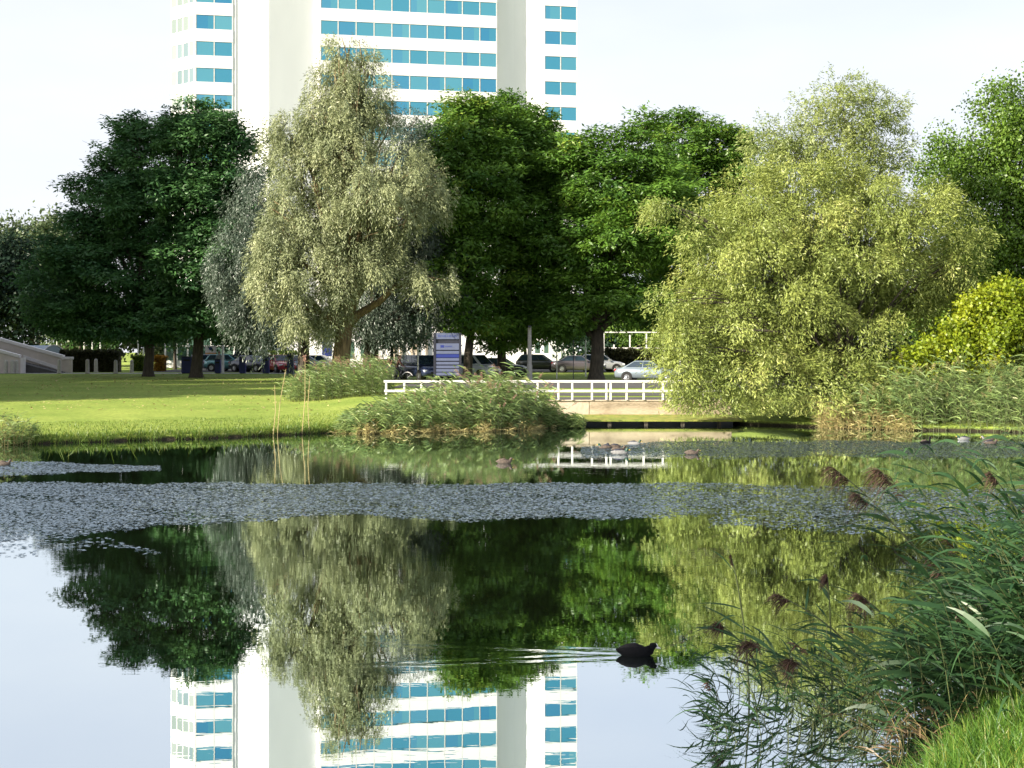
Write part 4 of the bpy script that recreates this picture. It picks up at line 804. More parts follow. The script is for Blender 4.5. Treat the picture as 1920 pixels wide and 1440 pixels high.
# ------------------------------------------------------------------ stone ramp on the left
RD = 118.5
rx = lambda px, d: X(px, d)
zr = gz(-40, RD) + .012
ramp = empty('stone_ramp', (rx(60, RD), RD, zr), 0, 'pale stone ramp with sloping parapets and white coping at the left edge', 'ramp'); o0 = rx(60, RD)
def slope_wall(name, pA, pB, d, th, mw, y0=0.0):
    """parapet from pixel pA (high) to pB (low) in the plane at depth d, standing on the ground"""
    a, b = P(pA[0], pA[1], d), P(pB[0], pB[1], d)
    return MB().prism([(a.x - o0, y0 - .0), (b.x - o0, 0), (b.x - o0, b.z - zr), (a.x - o0, a.z - zr)], d - RD, d - RD + th).build(name, mw, ramp)
def slope_cope(pA, pB, d, th, h, wide):
    a, b = P(pA[0], pA[1], d), P(pB[0], pB[1], d)
    return MB().prism([(a.x - o0, a.z - zr + .003), (b.x - o0, b.z - zr + .003), (b.x - o0 + .05, b.z - zr + h), (a.x - o0, a.z - zr + h)], d - RD - wide, d - RD + th + wide).build('coping', M_cope, ramp, bevel=.02)
d1 = RD + 2.6
slope_wall('parapet', (-120, 606), (124, 674), d1, .4, M_pale); slope_cope((-120, 606), (118, 672), d1, .4, .26, .08)
a = P(124, 674, d1); MB().bx(a.x - o0 + .003, a.x - o0 + .42, d1 - RD - .06, d1 - RD + .46, 0, a.z - zr).build('pier', M_pale, ramp, bevel=.02)
MB().bx(a.x - o0 - .35, a.x - o0 + .5, d1 - RD - .12, d1 - RD + .52, a.z - zr + .003, a.z - zr + .22).build('pier_cap', M_cope, ramp, bevel=.03)
slope_wall('parapet', (-120, 628), (41, 673), RD, .4, M_pale); slope_cope((-120, 628), (36, 671), RD, .4, .24, .08)
b = P(41, 672, RD); MB().cyl((b.x - o0, .2, 0), .24, b.z - zr + .06, 14).build('pier', M_cope, ramp, smooth=False)
a1, b1 = P(-120, 640, RD + .5), P(108, 697, RD + .5)
MB().prism([(a1.x - o0, 0), (b1.x - o0, 0), (b1.x - o0, .06), (a1.x - o0, a1.z - zr)], .42, 2.55).build('ramp_slab', M_asph, ramp)
c1, c2 = P(44, 672, RD + 2.5), P(112, 694, RD + 2.5)
MB().prism([(c1.x - o0, c1.z - zr - .02), (c2.x - o0, max(.02, c2.z - zr)), (c2.x - o0, c2.z - zr + .28), (c1.x - o0, c1.z - zr + .28)], 2.46, 2.585).build('stringer', M_cope, ramp)
sh = empty('arched_shelter', (X(80, 128), 128, gz(X(80, 128), 128)), 0, 'grey barrel roofed shelter showing behind the stone ramp', 'shelter')
arc = [(1.55 * math.cos(t), 1.55 * math.sin(t) + .75) for t in np.linspace(0, math.pi, 15)]; pts = [(1.55, 0)] + arc + [(-1.55, 0)]
m = MB(); n_ = len(pts); m.add([(-3.2, p[0], p[1]) for p in pts] + [(1.4, p[0], p[1]) for p in pts], [tuple(range(n_)), tuple(range(2 * n_ - 1, n_ - 1, -1))] + [(i, i + n_, i + n_ + 1, i + 1) for i in range(n_ - 1)]); m.build('shell', M_greyroof, sh)
MB().tube([(1.42, 1.57 * math.cos(t), 1.57 * math.sin(t) + .75) for t in np.linspace(0, math.pi, 15)], .05, 5).build('rim', M_cope, sh)
sh.rotation_euler.z = R(-30)

def bollard_at(px, py_base, d, h, label, r=.17):
    x = X(px, d); o = empty('bollard', (x, d, gz(x, d) + .012), 0, label, 'bollard', 'concrete bollards along the path')
    MB().tube([(0, 0, 0), (0, 0, h - .12), (0, 0, h - .03), (0, 0, h)], [r, r * .86, r * .66, r * .3], 12).build('post', M_bollard, o); MB().cyl((0, 0, .003), r * 1.25, .06, 12).build('foot', M_bollard, o)
for px, d, h, lab in [(11, 117.3, 1.1, 'concrete bollard nearest the left edge'), (23, 117.3, 1.1, 'concrete bollard second from the left edge'), (31, 117.6, 1.1, 'concrete bollard just left of the ramp pier'), (111, 117.2, 1.15, 'concrete bollard before the foot of the stone ramp'),
                      (164, 117.3, 1.15, 'concrete bollard in front of the dark hedge'), (180, 121.6, 1.15, 'concrete bollard on the grass behind the path'), (217, 117.3, 1.1, 'concrete bollard at the right end of the dark hedge'), (247, 121.8, 1.05, 'concrete bollard beside the left chestnut trunk')]:
    bollard_at(px, 0, d, h, lab)
# navy pillars (waste boxes) along the path
for px, d, w, h, lab in [(351, 117.6, .85, 1.32, 'wide navy box beside the forked chestnut trunk'), (409, 117.6, .46, 1.12, 'navy pillar box in front of the person with a cap'), (455, 117.6, .5, 1.32, 'navy pillar box below the slim car park tree'),
                         (499, 117.6, .5, 1.32, 'navy pillar box left of the red car'), (545, 112.5, .5, 1.75, 'taller navy pillar box right of the red car')]:
    x = X(px, d); o = empty('pillar_box', (x, d, gz(x, d) + .012), 0, lab, 'waste box', 'navy boxes along the path')
    MB().bx(-w / 2, w / 2, -.25, .25, .05, h).build('body', M_navy, o, bevel=.02); MB().bx(-w / 2 - .02, w / 2 + .02, -.27, .27, h + .003, h + .07).build('lid', M_dark, o, bevel=.015); MB().bx(-w / 2 + .04, w / 2 - .04, -.21, .21, 0, .048).build('plinth', M_dark, o)
    MB().bx(-w * .32, w * .32, -.262, -.252, h - .30, h - .18).build('slot', M_black, o)
# poles
for i, (px, d, y0, lab, r) in enumerate([(107, 138, 622, 'white post rising behind the arched shelter', .06), (158, 136, 640, 'white post above the hedge, first from the left', .07), (173, 136, 638, 'white post above the hedge, second from the left', .07), (188, 136, 636, 'white post above the hedge, third from the left', .07),
                                  (259, 132, 628, 'white post left of the left chestnut trunk', .06), (269, 132, 630, 'white post touching the left chestnut trunk', .07), (309, 134, 632, 'white post at the corner of the glass pavilion', .07), (418, 119.8, 604, 'tall white lamp post between the navy pillars', .11),
                                  (500, 134, 632, 'slim white post above the blue car', .06), (784, 103, 655, 'thin grey post left of the directory sign', .05), (1044, 108, 662, 'white post behind the railing near the grey saloon', .05), (1098, 112, 640, 'pale post beside the thick dark trunk', .06), (1075, 101.8, 640, 'thin dark post behind the railing', .03)]):
    x = X(px, d); zb = gz(x, d); o = empty('post', (x, d, zb), 0, lab, 'post', 'posts around the car park'); h = P(0, y0, d).z - zb
    MB().tube([(0, 0, 0), (0, 0, h)], [r, r * .8], 8).build('shaft', M_dark if px == 1075 else M_white, o); MB().tube([(0, 0, h + .003), (0, 0, h + .10)], [r * 1.1, r * .5], 8).build('cap', M_dark if px == 1075 else M_white, o)
x = X(993, 101.9); o = empty('lamp_post', (x, 101.9, gz(x, 101.9)), 0, 'thick grey lamp column right of the chestnut behind the reeds', 'lamp post')
MB().tube([(0, 0, 0), (0, 0, 1.1), (0, 0, 1.15), (0, 0, 3.75)], [.2, .19, .16, .13], 10).build('column', M_bollard, o); MB().box((0, -.35, 3.82), (.22, .9, .12)).build('lamp_head', M_dark, o)

# directory sign
SD = 94.5; x0, x1 = X(815, SD), X(863, SD); zg = gz(X(839, SD), SD); zt = P(0, 624, SD).z - zg; cx = (x0 + x1) / 2
sg = empty('directory_sign', (cx, SD, zg), 0, 'directory sign with stacked panels toned blue grey for shade, on black posts', 'sign'); hw = (x1 - x0) / 2
for s in (-1, 1): MB().bx(s * hw - .075, s * hw + .075, -.06, .06, 0, zt).build('post', M_dark, sg)
rows = [(624.5, 636, M_signp, 1), (644, 656, M_signp, 2), (658, 663.5, M_signp, 0), (664.2, 670.5, M_signb, 0), (671.5, 676.5, M_signp, 0), (678.5, 683.5, M_signp, 0), (685.5, 690.5, M_signp, 0), (692, 697, M_signp, 0), (698.5, 704, M_signp, 0)]
for ya, yb, mm, tx in rows:
    za, zb = P(0, ya, SD).z - zg, P(0, yb, SD).z - zg; p_ = MB().bx(-hw + .08, hw - .08, -.04, .02, zb, za).build('panel', mm, sg, bevel=.006)
    if tx == 1:
        for k in range(11): MB().bx(-hw + .22 + .115 * k, -hw + .22 + .115 * k + (.06 if k % 3 else .09), -.046, -.042, (za + zb) / 2 - .06, (za + zb) / 2 + (.06 if k % 4 else .1)).build('lettering', M_signt, p_)
    if tx == 2:
        MB().bx(-hw + .38, -hw + .62, -.046, -.042, (za + zb) / 2 - .06, (za + zb) / 2 + .1).build('logo', M_signb, p_); MB().bx(-hw + .66, -hw + 1.15, -.046, -.042, (za + zb) / 2 - .03, (za + zb) / 2 + .06).build('lettering', M_signt, p_)
MB().bx(-hw + .076, hw - .076, .03, .06, P(0, 706, SD).z - zg, zt - .02).build('backing', M_dark, sg)

# low white building, glass pavilion, frame fence
BD = 150
bx0, bx1 = X(440, BD), X(1034, BD); zg = gz(0, BD); zt = P(0, 606, BD).z - zg; cx = (bx0 + bx1) / 2
lb_ = empty('low_building', (cx, BD, zg), 0, 'long low white building glimpsed under the crowns', 'building')
MB().bx(bx0 - cx, bx1 - cx, 0, 9, 0, zt).build('wall', M_clad, lb_); MB().bx(bx0 - cx - .3, bx1 - cx + .3, -.3, 9.3, zt + .003, zt + .35).build('roof', M_greyroof, lb_)
for px0, px1_, y0, y1 in [(604, 622, 624, 668), (655, 664, 640, 672), (676, 684, 645, 672), (1003, 1012, 640, 662), (1020, 1028, 640, 662)]:
    w_ = MB().bx(X(px0, BD) - cx, X(px1_, BD) - cx, -.03, -.004, P(0, y1, BD).z - zg, P(0, y0, BD).z - zg).build('window', M_navy if px0 == 604 else M_glassg, lb_)
for px in (700, 738, 752, 772, 780, 800, 828): MB().bx(X(px, BD) - cx - .12, X(px, BD) - cx + .12, -.25, -.01, 0, zt - .05).build('pilaster', M_conc, lb_)
PD = 146; px0, px1_ = X(310, PD), X(439, PD); cx = (px0 + px1_) / 2; zg = gz(cx, PD); pv = empty('glass_pavilion', (cx, PD, zg), 0, 'white framed glass pavilion between the chestnut trunks', 'building')
zt = P(0, 608, PD).z - zg; zr1 = P(0, 649, PD).z - zg; MB().bx(px0 - cx, px1_ - cx, .06, 6, .0, zt).build('wall', M_dark, pv); MB().bx(px0 - cx - .2, px1_ - cx + .2, -.2, 6.2, zt + .003, zt + .3).build('roof', M_white, pv)
cols2 = [310, 332, 352, 374, 396, 418, 439]
for i, p in enumerate(cols2): MB().bx(X(p, PD) - cx - .08, X(p, PD) - cx + .08, -.06, .05, 0, zt).build('mullion', M_white, pv)
for i in range(6):
    a, b = X(cols2[i], PD) - cx + .09, X(cols2[i + 1], PD) - cx - .09
    MB().bx(a, b, -.05, .05, zr1 - .07, zr1 + .07).build('transom', M_white, pv); MB().bx(a, b, .01, .05, .75, zr1 - .08).build('pane', M_glassg, pv); MB().bx(a, b, .01, .05, zr1 + .08, zt - .05).build('pane', M_glassg, pv); MB().bx(a, b, -.03, .05, 0, .74).build('sill_panel', M_white, pv)
x = X(395, 133); o = empty('sign_board', (x, 133, gz(x, 133)), 0, 'white and orange board with a blue emblem in front of the glass pavilion', 'sign'); z0_, z1_ = P(0, 669, 133).z - o.location.z, P(0, 648, 133).z - o.location.z
MB().bx(-.5, .5, -.03, .03, z0_ + .38, z1_).build('panel', M_white, o); MB().bx(-.5, .5, -.03, .03, z0_, z0_ + .377).build('panel', mat('orange_print', (.62, .33, .14), .6, var=.1), o); em_ = MB().cyl((0, 0, 0), .17, .004, 16).build('emblem', M_signb, o); em_.rotation_euler.x = R(90); em_.location = (0, -.032, z1_ - .28)
for s in (-.4, .4): MB().bx(s - .03, s + .03, .035, .08, 0, z1_ - .05).build('leg', M_dark, o)
FD = 140; ff = empty('frame_fence', (X(1185, FD), FD, gz(X(1185, FD), FD)), 0, 'white post and beam frame right of the thick dark trunk', 'fence'); fx = ff.location.x; fz = ff.location.z
for p, yt in [(1132, 625), (1151, 646), (1181, 628), (1212, 625), (1243, 628), (1275, 628)]: MB().bx(X(p, FD) - fx - .06, X(p, FD) - fx + .06, -.06, .06, 0, P(0, yt, FD).z - fz).build('post', M_white, ff)
MB().bx(X(1128, FD) - fx, X(1280, FD) - fx, -.12, -.062, P(0, 654, FD).z - fz, P(0, 651.5, FD).z - fz).build('rail', M_white, ff)
MB().bx(X(1128, FD) - fx, X(1280, FD) - fx, -.10, .10, P(0, 624, FD).z - fz, P(0, 622, FD).z - fz).build('beam', M_white, ff)

# ------------------------------------------------------------------ cars
WHEEL = {}
def wheel_meshes():
    if WHEEL: return WHEEL
    def ring(r0, r1, w0, w1, sides=20):
        m = MB(); pts = [(r0, -w0), (r1 * .96, -w1), (r1, -w1 * .6), (r1, w1 * .6), (r1 * .96, w1), (r0, w0)]; n = len(pts); v = []; f = []
        for k in range(sides):
            g = 2 * math.pi * k / sides
            v += [(p[0] * math.cos(g), p[1], p[0] * math.sin(g)) for p in pts]
        for k in range(sides):
            k2 = (k + 1) % sides
            for i in range(n): f.append((k * n + i, k * n + (i + 1) % n, k2 * n + (i + 1) % n, k2 * n + i))
        return m.add(v, f)
    WHEEL['tyre'] = ring(.19, .32, .09, .10).mesh('tyre'); WHEEL['tyre'].materials.append(M_black)
    rim = MB().tube([(0, -.075, 0), (0, .075, 0)], .19, 16)
    for k in range(5):
        g = 2 * math.pi * k / 5
        for s in (-1, 1): rim.tube([(0, s * .08, 0), (.17 * math.cos(g), s * .082, .17 * math.sin(g))], [.035, .025], 5)
    WHEEL['rim'] = rim.mesh('rim'); WHEEL['rim'].materials.append(M_rim); return WHEEL
STY = {
    'saloon': dict(st=[(-2.28, .42, .78, .66), (-2.2, .30, .93, .80), (-1.6, .24, 1.0, .87), (-.3, .22, .97, .90), (1.0, .22, .94, .89), (1.8, .24, .84, .85), (2.18, .30, .70, .76), (2.3, .38, .60, .62)], cab=(-1.75, 1.05, -.85, .25, .93, 1.44, .80, .60), split=[.52], wb=(-1.36, 1.40)),
    'hatch': dict(st=[(-2.0, .40, .85, .68), (-1.93, .30, 1.0, .80), (-1.3, .24, 1.02, .86), (0, .22, .98, .87), (.9, .22, .96, .86), (1.6, .24, .86, .83), (1.95, .30, .72, .74), (2.05, .38, .62, .62)], cab=(-1.92, 1.0, -1.5, .22, .95, 1.5, .79, .62), split=[.36, .68], wb=(-1.25, 1.28)),
    'van': dict(st=[(-2.2, .40, .95, .74), (-2.14, .30, 1.08, .86), (-1.3, .24, 1.08, .90), (0, .22, 1.06, .91), (1.0, .22, 1.05, .90), (1.7, .24, .95, .86), (2.1, .30, .78, .78), (2.2, .38, .66, .64)], cab=(-2.1, 1.45, -1.9, .65, 1.03, 1.78, .84, .70), split=[.35, .67], wb=(-1.35, 1.38))}
def car(style, px, d, yaw, col, label, metal=.35, dz=.012):
    S = STY[style]; x = X(px, d); root = empty('parked_car', (x, d, gz(x, d) + dz), R(yaw), label, 'car', 'cars parked behind the trees')
    pm = paint('car_paint_%d_%d_%d' % tuple(int(c * 100) for c in col), col, metal)
    v = []; f = []; N = 10
    for (xx, zl_, zt_, hw) in S['st']:
        sec = [(-hw * .86, zl_), (hw * .86, zl_), (hw, zl_ + .10), (hw * 1.0, (zl_ + zt_) / 2), (hw * .97, zt_ - .14), (hw * .86, zt_ - .02), (hw * .4, zt_ + .01), (-hw * .4, zt_ + .01), (-hw * .86, zt_ - .02), (-hw * .97, zt_ - .14), (-hw, (zl_ + zt_) / 2), (-hw, zl_ + .10)]
        N = len(sec); v += [(xx, a, b) for a, b in sec]
    ns = len(S['st'])
    for i in range(ns - 1):
        for k in range(N): f.append((i * N + k, i * N + (k + 1) % N, (i + 1) * N + (k + 1) % N, (i + 1) * N + k))
    f += [tuple(range(N)), tuple(range(ns * N - 1, (ns - 1) * N - 1, -1))]
    MB().add(v, f).build('body', pm, root, smooth=True, bevel=0)
    b0, b1, t0, t1, zb, zt_, wb_, wt_ = S['cab']
    cv = [(b0, -wb_, zb), (b1, -wb_, zb), (b1, wb_, zb), (b0, wb_, zb), (t0, -wt_, zt_), (t1, -wt_, zt_), (t1, wt_, zt_), (t0, wt_, zt_)]
    MB().add(cv, [(0, 1, 5, 4), (1, 2, 6, 5), (2, 3, 7, 6), (3, 0, 4, 7), (4, 5, 6, 7), (3, 2, 1, 0)]).build('cabin', pm, root, bevel=.05)
    def pane(name, a, b, c, e, u0, u1, v0, v1):
        A, B, C_, D_ = [Vector(cv[k]) for k in (a, b, c, e)]; q = lambda u, w: (A.lerp(B, u)).lerp(D_.lerp(C_, u), w)
        nrm = (B - A).cross(D_ - A).normalized() * .012; pts = [q(u0, v0), q(u1, v0), q(u1, v1), q(u0, v1)]
        MB().add([p + nrm for p in pts] + [p - nrm * .5 for p in pts], [(0, 1, 2, 3), (7, 6, 5, 4), (0, 4, 5, 1), (1, 5, 6, 2), (2, 6, 7, 3), (3, 7, 4, 0)]).build(name, M_glass, root)
    pane('windscreen', 1, 2, 6, 5, .06, .94, .08, .92); pane('rear_window', 3, 0, 4, 7, .08, .92, .2, .9)
    cuts = [.05] + S['split'] + [.95]
    for i in range(len(cuts) - 1):
        pane('side_window', 0, 1, 5, 4, cuts[i] + .012, cuts[i + 1] - .012, .12, .88); pane('side_window', 2, 3, 7, 6, 1 - cuts[i + 1] + .012, 1 - cuts[i] - .012, .12, .88)
    W_ = wheel_meshes()
    for xx in S['wb']:
        for s in (-1, 1):
            arch = MB().tube([(xx, s * .60, .34), (xx, s * (S['st'][3][3] + .002), .34)], .385, 18).build('wheel_arch', M_black, root)
            w = link('wheel', W_['tyre'], None, root); w.location = (xx, s * (S['st'][3][3] - .07), .32); r_ = link('rim', W_['rim'], None, w)
    fx, fw = S['st'][-2][0], S['st'][-2][3]; rx_, rw = S['st'][1][0], S['st'][1][3]
    for s in (-1, 1):
        MB().box((fx - .06, s * (fw - .14), .66), (.22, .30, .13)).build('headlight', M_lamp, root, bevel=.03); MB().box((rx_ + .02, s * (rw - .14), .80), (.16, .24, .16)).build('tail_light', M_tail, root, bevel=.03)
        MB().box((S['cab'][1] - .35, s * (S['cab'][6] + .16), S['cab'][4] + .06), (.14, .16, .12)).build('mirror', pm, root, bevel=.03)
    MB().box((fx + .06, 0, .52), (.12, .7, .14)).build('grille', M_black, root, bevel=.02)
    return root
car('saloon', 1217, 98.3, -18, (.21, .26, .30), 'silver saloon car nearest the white railing', .4)
car('saloon', 1085, 121.5, -6, (.10, .09, .10), 'dark grey saloon left of the thick dark trunk', .3)
car('hatch', 1128, 124, -4, (.55, .56, .58), 'white car end showing right of the thick dark trunk')
car('hatch', 1012, 124, -8, (.06, .065, .05), 'dark olive hatchback behind the grey lamp column')
car('saloon', 938, 112, -14, (.012, .014, .02), 'black car behind the chestnut trunk right of the sign', .2)
car('van', 885, 107.5, -35, (.62, .66, .72), 'white van behind the leaning trunk right of the sign', .1)
car('van', 790, 104.5, -60, (.018, .028, .07), 'dark navy people carrier left of the directory sign', .3)
car('hatch', 708, 106, 118, (.52, .54, .58), 'silver hatchback seen from behind at the right of the golden trunk', .4)
car('saloon', 600, 125, -10, (.42, .38, .36), 'pale beige car behind the golden trunk', .3)
car('saloon', 572, 122, 12, (.36, .42, .46), 'grey car left of the golden trunk', .3)
car('hatch', 526, 121, -62, (.35, .012, .022), 'red car among the parked cars', .2)
car('saloon', 474, 123.6, -38, (.012, .018, .035), 'black car between two navy pillars', .3)
car('van', 482, 131, -20, (.02, .06, .16), 'dark blue car behind the black car', .3)
car('hatch', 428, 127, -8, (.10, .26, .28), 'teal hatchback behind the tall white lamp post', .3)
car('hatch', 393, 129, 15, (.30, .32, .38), 'grey hatchback below the white and orange board', .3)

# ------------------------------------------------------------------ people
def banded(name, bands):
    """clothing by height on one continuous figure: bands = [(z, colour)...] from the feet up"""
    m, t, n, l, p = nt(name); c = n.new('ShaderNodeTexCoord'); s = n.new('ShaderNodeSeparateXYZ'); l.new(c.outputs['Object'], s.inputs[0])
    mr = n.new('ShaderNodeMapRange'); mr.inputs['From Max'].default_value = 2.0; l.new(s.outputs[2], mr.inputs[0]); r_ = n.new('ShaderNodeValToRGB'); r_.color_ramp.interpolation = 'CONSTANT'; e = r_.color_ramp.elements
    e[0].position = 0; e[0].color = (*bands[0][1], 1); e[1].position = bands[1][0] / 2; e[1].color = (*bands[1][1], 1)
    for z, col in bands[2:]: k = e.new(z / 2); k.color = (*col, 1)
    l.new(mr.outputs[0], r_.inputs[0]); l.new(r_.outputs[0], p.inputs['Base Color']); p.inputs['Roughness'].default_value = .8; return m
def figure(name, J, edges, material, parent):
    me = bpy.data.meshes.new(name); keys = list(J); me.from_pydata([J[k][:3] for k in keys], [(keys.index(a), keys.index(b)) for a, b in edges], []); me.update()
    o = link(name, me, material, parent); sk = o.modifiers.new('skin', 'SKIN'); sk.use_smooth_shade = True; sub = o.modifiers.new('sub', 'SUBSURF'); sub.levels = 2; sub.render_levels = 2
    for i, k in enumerate(keys):
        r_ = J[k][3]; dv = me.skin_vertices[0].data[i]; dv.radius = r_ if hasattr(r_, '__len__') else (r_, r_); dv.use_root = (k == 'pelvis')
    return o
BE = [('pelvis', 'waist'), ('waist', 'chest'), ('chest', 'neck'), ('neck', 'jaw'), ('jaw', 'head'), ('head', 'crown')]
for s in 'lr':
    BE += [('chest', 'sh' + s), ('sh' + s, 'el' + s), ('el' + s, 'wr' + s), ('wr' + s, 'palm' + s), ('palm' + s, 'fa' + s), ('palm' + s, 'fb' + s), ('palm' + s, 'fc' + s), ('wr' + s, 'th' + s), ('pelvis', 'hip' + s), ('hip' + s, 'kn' + s), ('kn' + s, 'an' + s), ('an' + s, 'toe' + s)]
def hand(J, s, wr, dirv):
    w = Vector(wr); d = Vector(dirv).normalized(); sd = Vector((0, 1, 0)) if abs(d.y) < .7 else Vector((1, 0, 0)); p = w + d * .08
    J['wr' + s] = (*w, .028); J['palm' + s] = (*p, (.042, .02))
    for q, off, ln in (('fa', -.028, .075), ('fb', 0, .085), ('fc', .028, .07)): J[q + s] = (*(p + d * ln + sd * off), .0105)
    J['th' + s] = (*(w + d * .06 + sd * .05), .012)
def head(J, x, y, z, fwd):
    J['neck'] = (x, y, z, .055); J['jaw'] = (x + fwd[0] * .03, y + fwd[1] * .03, z + .09, .07); J['head'] = (x + fwd[0] * .015, y + fwd[1] * .015, z + .16, .088); J['crown'] = (x, y, z + .215, .07)
def face_parts(root, x, y, z, fwd, hair, mat_hair):
    f = Vector((fwd[0], fwd[1], 0)).normalized(); r_ = Vector((-f.y, f.x, 0)); c = Vector((x, y, z + .155))
    MB().tube([c + f * .09 + Vector((0, 0, .02)), c + f * .115 + Vector((0, 0, -.025))], [.012, .018], 6).build('nose', M_skin, root)
    for s in (-1, 1):
        MB().tube([c + f * .088 + r_ * .034 * s + Vector((0, 0, .01)), c + f * .097 + r_ * .034 * s + Vector((0, 0, .01))], [.011, .007], 6).build('eye', M_black, root)
        MB().tube([c + r_ * .088 * s + Vector((0, 0, -.03)), c + r_ * .095 * s + Vector((0, 0, .03))], [.012, .016], 6).build('ear', M_skin, root)
    MB().tube([c + f * .086 + r_ * -.025 + Vector((0, 0, -.06)), c + f * .086 + r_ * .025 + Vector((0, 0, -.06))], .007, 5).build('mouth', M_tail, root)
    m = MB(); v = []; K_, A_ = 6, 14
    for i in range(K_ + 1):
        ph = math.pi * .60 * i / K_
        for k in range(A_):
            g = 2 * math.pi * k / A_; rr = .112; dz_ = math.cos(ph) * rr; h_ = math.sin(ph) * rr; front = math.cos(g)
            ext = (1 + hair * max(0, -front) * (i / K_)); zz_ = dz_ if front < .35 else max(dz_, .035)
            v.append(c + f * (front * h_ - .012) + r_ * (math.sin(g) * h_) + Vector((0, 0, (zz_ + .012) if zz_ > 0 else zz_ * ext)))
    m.add(v, [(i * A_ + k, i * A_ + (k + 1) % A_, (i + 1) * A_ + (k + 1) % A_, (i + 1) * A_ + k) for i in range(K_) for k in range(A_)]); m.build('hair', mat_hair, root, smooth=True)
# standing person with a cap
x, y = X(411, 122.0), 122.0; per = empty('person', (x, y, gz(x, y)), 0, 'person in grey jacket and dark cap standing behind a navy pillar', 'person')
J = {'pelvis': (0, 0, .96, (.15, .11)), 'waist': (0, 0, 1.12, (.14, .10)), 'chest': (0, 0, 1.36, (.17, .12))}; head(J, 0, 0, 1.52, (.6, -.8))
for s, sg_ in (('l', -1), ('r', 1)):
    J['sh' + s] = (.19 * sg_, 0, 1.43, .065); J['el' + s] = (.25 * sg_, -.03, 1.15, .05); hand(J, s, (.25 * sg_, -.12, .92), (0, -.3, -1))
    J['hip' + s] = (.09 * sg_, 0, .90, .095); J['kn' + s] = (.10 * sg_, -.02, .50, .065); J['an' + s] = (.10 * sg_, .02, .09, .045); J['toe' + s] = (.11 * sg_, -.14, .045, .04)
figure('body', J, BE, banded('grey_clothes', [(0, (.02, .02, .02)), (.1, (.03, .035, .06)), (.95, (.20, .21, .22)), (1.54, (.5, .3, .22))]), per)
face_parts(per, 0, 0, 1.52, (.6, -.8), .4, M_bark)
cap = MB(); c = Vector((0, 0, 1.70)); cap.tube([c, c + Vector((0, 0, .05)), c + Vector((0, 0, .09)), c + Vector((0, 0, .105))], [.122, .118, .08, .02], 14); cap.tube([c + Vector((.05, -.07, .015)), c + Vector((.14, -.19, .005))], [(.012, .09), (.006, .06)], 8); cap.build('cap', mat('maroon_cloth', (.06, .012, .018), .8), per)
# cyclist behind the reed clump
bd = 95.5; x = X(748, bd); bz = gz(x, bd); bk = empty('bicycle', (x, bd, bz), 0, 'dark bicycle ridden behind the middle reed clump', 'bicycle')
def wheel_ring(cx_):
    w = MB().tube([(cx_ + .33 * math.cos(t), 0, .345 + .33 * math.sin(t)) for t in np.linspace(0, 2 * math.pi, 25)], .018, 5, False).build('wheel', M_black, bk)
    sp = MB()
    for k in range(9): sp.tube([(cx_, 0, .345), (cx_ + .32 * math.cos(k * .698), 0, .345 + .32 * math.sin(k * .698))], .004, 3)
    sp.build('spokes', M_rim, w)
wheel_ring(-.52); wheel_ring(.55)
MB().tube([(-.52, .03, .345), (-.05, .03, .30), (.42, .03, .85), (.36, .03, .95)], .018, 6).tube([(-.05, .03, .30), (-.2, .03, .95)], .018, 6).tube([(-.2, .03, .8), (.40, .03, .80)], .016, 6).tube([(.55, .03, .345), (.42, .03, .9)], .016, 6).build('frame', M_dark, bk)
MB().tube([(.36, -.28, 1.05), (.42, -.1, 1.02), (.40, .03, .98), (.42, .16, 1.02), (.36, .34, 1.05)], .014, 6).build('handlebar', M_rim, bk); MB().tube([(-.33, .03, .97), (-.2, .03, .99), (-.06, .03, .97)], [(.09, .04), (.07, .04), (.025, .03)], 8).build('saddle', M_black, bk)
MB().tube([(.55 + .365 * math.cos(t), 0, .345 + .365 * math.sin(t)) for t in np.linspace(.4, 2.6, 10)], [(.03, .012)] * 10, 6).build('mudguard', M_cope, bk)
cy = empty('person', (x, bd, bz), 0, 'person in dark brown jacket riding a bicycle behind the reeds', 'person')
J = {'pelvis': (-.18, .03, 1.06, (.13, .13)), 'waist': (-.12, .03, 1.22, (.12, .12)), 'chest': (.0, .03, 1.42, (.13, .15))}; head(J, .07, .03, 1.58, (1, -.1))
for s, sg_ in (('l', -1), ('r', 1)):
    J['sh' + s] = (.02, .03 + .17 * sg_, 1.47, .06); J['el' + s] = (.17, .03 + .25 * sg_, 1.24, .048); hand(J, s, (.30, .03 + .26 * sg_, 1.10), (.9, 0, -.25))
    J['hip' + s] = (-.13, .03 + .09 * sg_, 1.0, .09); J['kn' + s] = (.20 if s == 'l' else .12, .03 + .11 * sg_, .78 if s == 'l' else .62, .062); J['an' + s] = (.02 if s == 'l' else -.06, .03 + .11 * sg_, .42 if s == 'l' else .22, .043); J['toe' + s] = (.15 if s == 'l' else .07, .03 + .11 * sg_, .36 if s == 'l' else .16, .036)
figure('body', J, BE, banded('brown_clothes', [(0, (.02, .02, .02)), (.25, (.02, .02, .03)), (1.02, (.07, .028, .02)), (1.61, (.5, .3, .22))]), cy)
face_parts(cy, .07, .03, 1.58, (1, -.1), 2.2, mat('brown_hair', (.07, .035, .018), .6))

